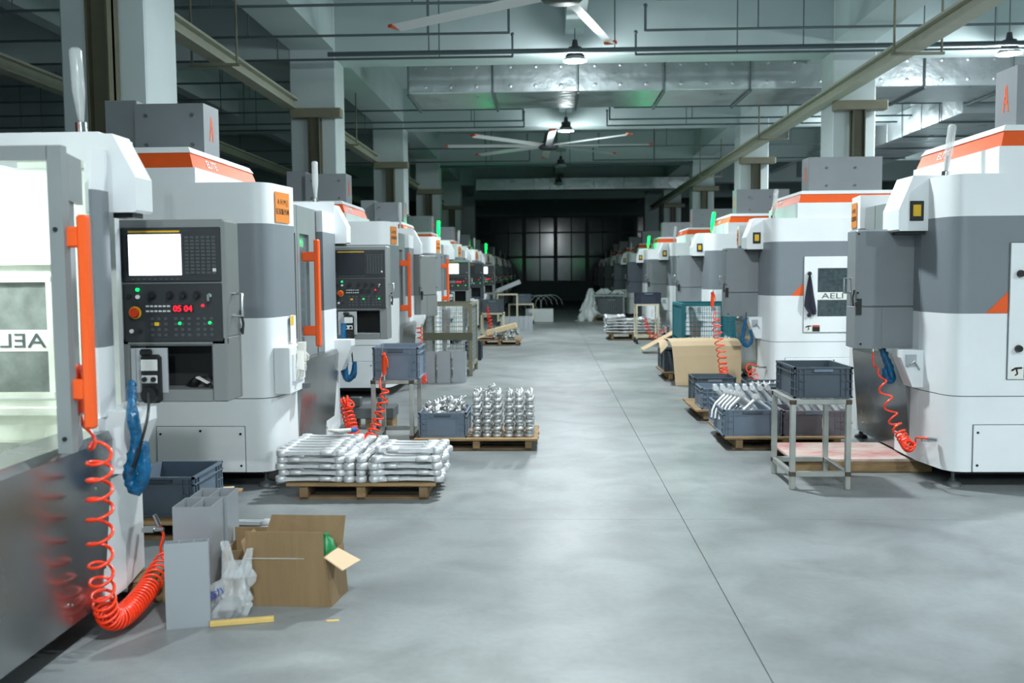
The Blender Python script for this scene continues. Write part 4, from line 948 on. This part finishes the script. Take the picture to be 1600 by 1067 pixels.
# ------------------------------------------------------------------ middle distance, left
def cage(label, loc, W, D, Hh, m, z0=.12, sheet_side=False):
    t = thing('wire_cage', label, 'cage', loc)
    for x in (-W/2, W/2-.05):
        for y in (0, D-.05): MB().box(x, x+.05, y, y+.05, 0, Hh, 0, .004).build('corner_post', m, t)
    for z in (z0, Hh-.04):
        for y in (0, D-.04): MB().box(-W/2+.05, W/2-.05, y, y+.04, z, z+.04).build('cross_rail', m, t)
        for x in (-W/2, W/2-.04): MB().box(x, x+.04, .05, D-.05, z, z+.04).build('side_rail', m, t)
    MB().box(-W/2+.02, W/2-.02, .02, D-.02, z0, z0+.02).build('floor_plate', m, t)
    for nm, y in (('front', .02), ('rear', D-.02)):
        b = MB(); n = int(W/.06)
        for i in range(1, n): x = -W/2+W*i/n; b.box(x-.003, x+.003, y-.003, y+.003, z0+.04, Hh-.04)
        k = int((Hh-z0)/.06)
        for i in range(1, k): z = z0+(Hh-z0)*i/k; b.box(-W/2+.05, W/2-.05, y-.003, y+.003, z-.003, z+.003)
        stuff(b.build('wire_panel', m if m == 'teal' else 'grid', t))
    for x in (-W/2+.02, W/2-.02):
        if sheet_side:
            for i in range(12): z = z0+.06+(Hh-z0-.12)*i/12; MB().prism([(.05, z), (D-.05, z+.03), (D-.05, z+.075), (.05, z+.045)], x-.008, x+.008, axis='x').build('slat', m, t)
            continue
        b = MB(); n = int(D/.06)
        for i in range(1, n): y = D*i/n; b.box(x-.003, x+.003, y-.003, y+.003, z0+.04, Hh-.04)
        k = int((Hh-z0)/.06)
        for i in range(1, k): z = z0+(Hh-z0)*i/k; b.box(x-.003, x+.003, .05, D-.05, z-.003, z+.003)
        stuff(b.build('wire_panel', 'grid', t))
    return t
cg = cage('olive steel wire cage left of the aisle before the third machine', (-1.38, 13.1, 0), .68, 1.0, 1.0, 'olive')
MB().box(-.34, .34, -.01, .03, .5, .6).build('middle_rail', 'olivedk', cg)
for k, (a, c) in enumerate(((665, 690), (693, 713), (714, 736))):
    x0, x1 = (-1.613, 12.500, 0.045)[0], 0
    x = -1.55+.2*k; tube_profile('hollow aluminium profile before the olive cage, %s of three' % ('left', 'middle', 'right')[k], (x, 12.3, 0), .17, .16, .4, 2, 0, 'x')
crate('navy bin beside the olive cage', (-1.22, 15.7, 0), .26, .4, .3, 'cratenavy')
pallet('wooden pallet of small bright castings in the middle distance left', (-.95, 18.65, 0), .85, .8, .11)
for k in range(40):
    piece('cap', (-1.1+J(.0)+R.uniform(0, .52), 18.72+R.uniform(0, .3), .11+.05*(k % 4)), (J(.6), J(.6), J(3)), 'small bright knuckle casting heaped on the middle distance pallet', 'knuckles on the middle distance pallet')
t = thing('cardboard_sheet', 'tilted brown cardboard sheets over the heap of bright castings', 'cardboard', (-1.1, 18.85, .2))
MB(Matrix.Rotation(-.26, 4, 'Y')).box(-.35, .0, 0, .5, .0, .012).box(-.1, .5, -.05, .45, .012, .1).build('sheet', 'cardpale', t)
table('beige steel stand in the middle distance under a slate crate', (-1.2, 20.6, 0), .5, .5, .56, 'beige')
crate('slate crate on the beige stand in the middle distance', (-1.2, 20.85, .56), .46, .46, .28, 'cratedk')
for k in range(7): tube_profile('hollow aluminium profile, %s from the left in the distant upright row' % NTH[k], (-1.1+.112*k, 23.2+.05*k, 0), .105, .1, .36, 1)
def trolley(label, loc, W, D, Hh, shelf=.12):
    t = thing('parts_trolley', label, 'trolley', loc)
    for x in (-W/2, W/2-.03):
        for y in (0, D-.03):
            MB().box(x, x+.03, y, y+.03, .1, Hh, 0, .003).build('post', 'beige', t)
            c = MB().cyl((x-.005, y+.015, .05), (x+.035, y+.015, .05), .05, n=12).build('wheel', 'rubber', t)
            MB().box(x, x+.03, y, y+.03, .06, .1).build('wheel_fork', 'chrome', c)
    for z in (shelf, Hh-.03):
        for y in (0, D-.03): MB().box(-W/2+.03, W/2-.03, y, y+.03, z, z+.03).build('cross_bar', 'beige', t)
        for x in (-W/2, W/2-.03): MB().box(x, x+.03, .03, D-.03, z, z+.03).build('side_bar', 'beige', t)
    MB().box(-W/2+.01, W/2-.01, .01, D-.01, Hh-.005, Hh+.004).build('shelf', 'beige', t)
    return t
trolley('beige trolley with a dark crate at the far left of the aisle', (-.75, 26.6, 0), .7, .6, .56)
crate('dark crate on the far left beige trolley', (-.72, 26.9, .565), .5, .4, .26, 'cratedk')
def film_heap(label, loc, parts, m, seed):
    t = thing('plastic_film', label, 'film', loc)
    for k, q in enumerate(parts): film_body('', '', None, q, m, seed+k*3).build('film_fold', m, t)
t = thing('film_roll', 'unwound clear plastic film in loose loops at the far left', 'film', (-.15, 27.6, 0))
for k in range(5):
    a = [(-.35+.1*k+.32*math.cos(u/7*PI*1.2)+.05*k, .1*k, .5+.28*math.sin(u/7*PI*1.2)) for u in range(8)]
    MB().sweep(a, [.02+.004*k]*8, 8, flat=.3, jit=.3).build('film_loop', 'film', t)
MB().box(-.5, .3, .0, .45, 0, .38, 0, .01).build('film_base', 'filmw', t)
o = tag(MB(Matrix.Rotation(-.38, 4, 'Y')).box(-.35, .35, 0, .04, 0, .12, 0, .004).build('grey_panel', 'profile', None, (-1.05, 26.1, 1.0)), 'tilted light grey panel above the far left trolley', 'panel')
trolley('second beige trolley under the tilted grey panel', (-1.1, 25.9, 0), .55, .6, .85)
# ------------------------------------------------------------------ middle distance, right
cg = cage('teal wire cage with slatted side beside the second right machine', (2.22, 13.3, 0), .76, 1.0, .97, 'teal', .4, True)
for k in range(10): piece('cap', (1.95+.06*k, 13.38+.02*(k % 2), .42), (0, 0, J(1)), 'dark silver casting standing inside the teal wire cage', 'castings in the teal cage')
t = thing('curved_cardboard', 'large pale cardboard sheet bent over crates, right of the aisle', 'cardboard', (0, 0, 0))
prof = [(12.75, .5), (12.5, .545), (12.3, .55), (12.1, .53), (12.0, .48), (11.95, .36), (11.92, .2), (11.9, .04), (11.9, .0)]
MB().rings([[(1.5+.01*k, y, z), (2.0, y, z+.01), (2.42-.02*k*.3, y, z), (2.42-.02*k*.3, y+.006, z-.006), (2.0, y+.006, z+.004), (1.5+.01*k, y+.006, z-.006)] for k, (y, z) in enumerate(prof)], 0, False).build('sheet', 'cardpale', t)
MB().rings([[(1.5, y, z), (1.44-.01*i, y+.05, z-.02-.03*i), (1.445-.01*i, y+.055, z-.025-.03*i), (1.5, y+.006, z-.006)] for i, (y, z) in enumerate(((12.7, .52), (12.4, .54), (12.2, .53), (12.05, .49)))], 0, False).build('curled_edge', 'cardpale', t)
pallet('wooden pallet under the bent pale cardboard sheet', (1.95, 12.4, 0), .95, .8, .12)
for k in range(2): crate('dark crate under the bent cardboard sheet, %s' % ('front', 'rear')[k], (1.72, 12.62+.38*k, .12), .44, .36, .26, 'cratedk')
o = tag(MB(Matrix.Rotation(-.5, 4, 'Y')).box(-.35, .4, 0, .5, 0, .012).build('leaning_cardboard', 'cardpale', None, (1.95, 16.6, .22)), 'brown cardboard sheet tilted against the teal cage on the floor', 'cardboard')
pallet('wooden pallet of wavy silver arms in the middle distance right', (1.78, 20.05, 0), 1.1, .9, .14)
for l in range(6):
    for i in range(8):
        piece('arm', (1.42+J(.02), 20.1+.1*i, .17+.062*l), (J(.1), J(.08), J(.15)), 'silver arm casting stacked on the middle distance right pallet', 'arms on the middle distance right pallet')
        if i < 6 and l < 5: piece('arm', (1.8+J(.02), 20.1+.12*i, .17+.062*l), (J(.1), J(.08), PI+J(.15)), 'silver arm casting stacked on the middle distance right pallet', 'arms on the middle distance right pallet')
        if i < 4 and l < 5: piece('arm', (2.14+J(.01), 20.12+.18*i, .17+.062*l), (J(.1), J(.08), J(.1)), 'silver arm casting in the right stack behind the beige wheeled trolley', 'arms behind the right trolley')
trolley('beige wheeled trolley with a dark crate, middle distance right', (1.95, 18.9, 0), .45, .5, .78)
crate('dark crate with pale strip on the right beige trolley', (1.97, 19.12, .785), .5, .4, .22, 'cratenavy')
pallet('distant wooden pallet below the wire basket on the right', (1.75, 27.9, 0), 1.05, .9, .14)
cage('distant grey wire basket on a pallet, right of the aisle', (1.75, 28.0, .14), .95, .8, .62, 'grid', .02)
crate('dark crate inside the distant wire basket', (1.85, 28.35, .17), .7, .5, .5, 'cratedk')
film_heap('white plastic film draped down beside the distant wire basket', (1.2, 28.1, 0), [[(.1*i/9-.05, 0, .95*i/9, .3-.24*i/9, .22-.16*i/9) for i in range(10)]], 'filmw', 2)
film_heap('milky plastic film heaped over the distant wire basket', (1.75, 28.4, .78), [[(-.1, 0, .16*i/5, .3-.04*i, .3-.05*i) for i in range(6)], [(.3, 0, .12*i/5, .16-.02*i, .2-.03*i) for i in range(6)]], 'filmw', 6)
# small pale leaflet in the second right machine's post, and signs
o = tag(MB().box(-.05, .05, 0, .02, 0, .12, 0, .004).build('yellow_box', 'yellow', None, (-1.600, 20.600, 0.630)), 'yellow box hanging by the dark control box left of the aisle', 'box')

t = thing('black_rag', 'black rag lying in the open shelf of the nearest control box', 'rag', (-1.58, 4.31, .897))
film_body('', '', None, [(0, 0, .001+.045*i/6, .07-.008*i, .035-.004*i) for i in range(7)], 'black', 4).build('rag_fold', 'black', t)
tag(MB(Matrix.Rotation(.5, 4, 'Y')).box(-.03, .03, -.02, .02, 0, .003).build('paper_scrap', 'paper', None, (-1.56, 4.26, .93)), 'white paper scrap on the black rag in the control box shelf', 'paper')
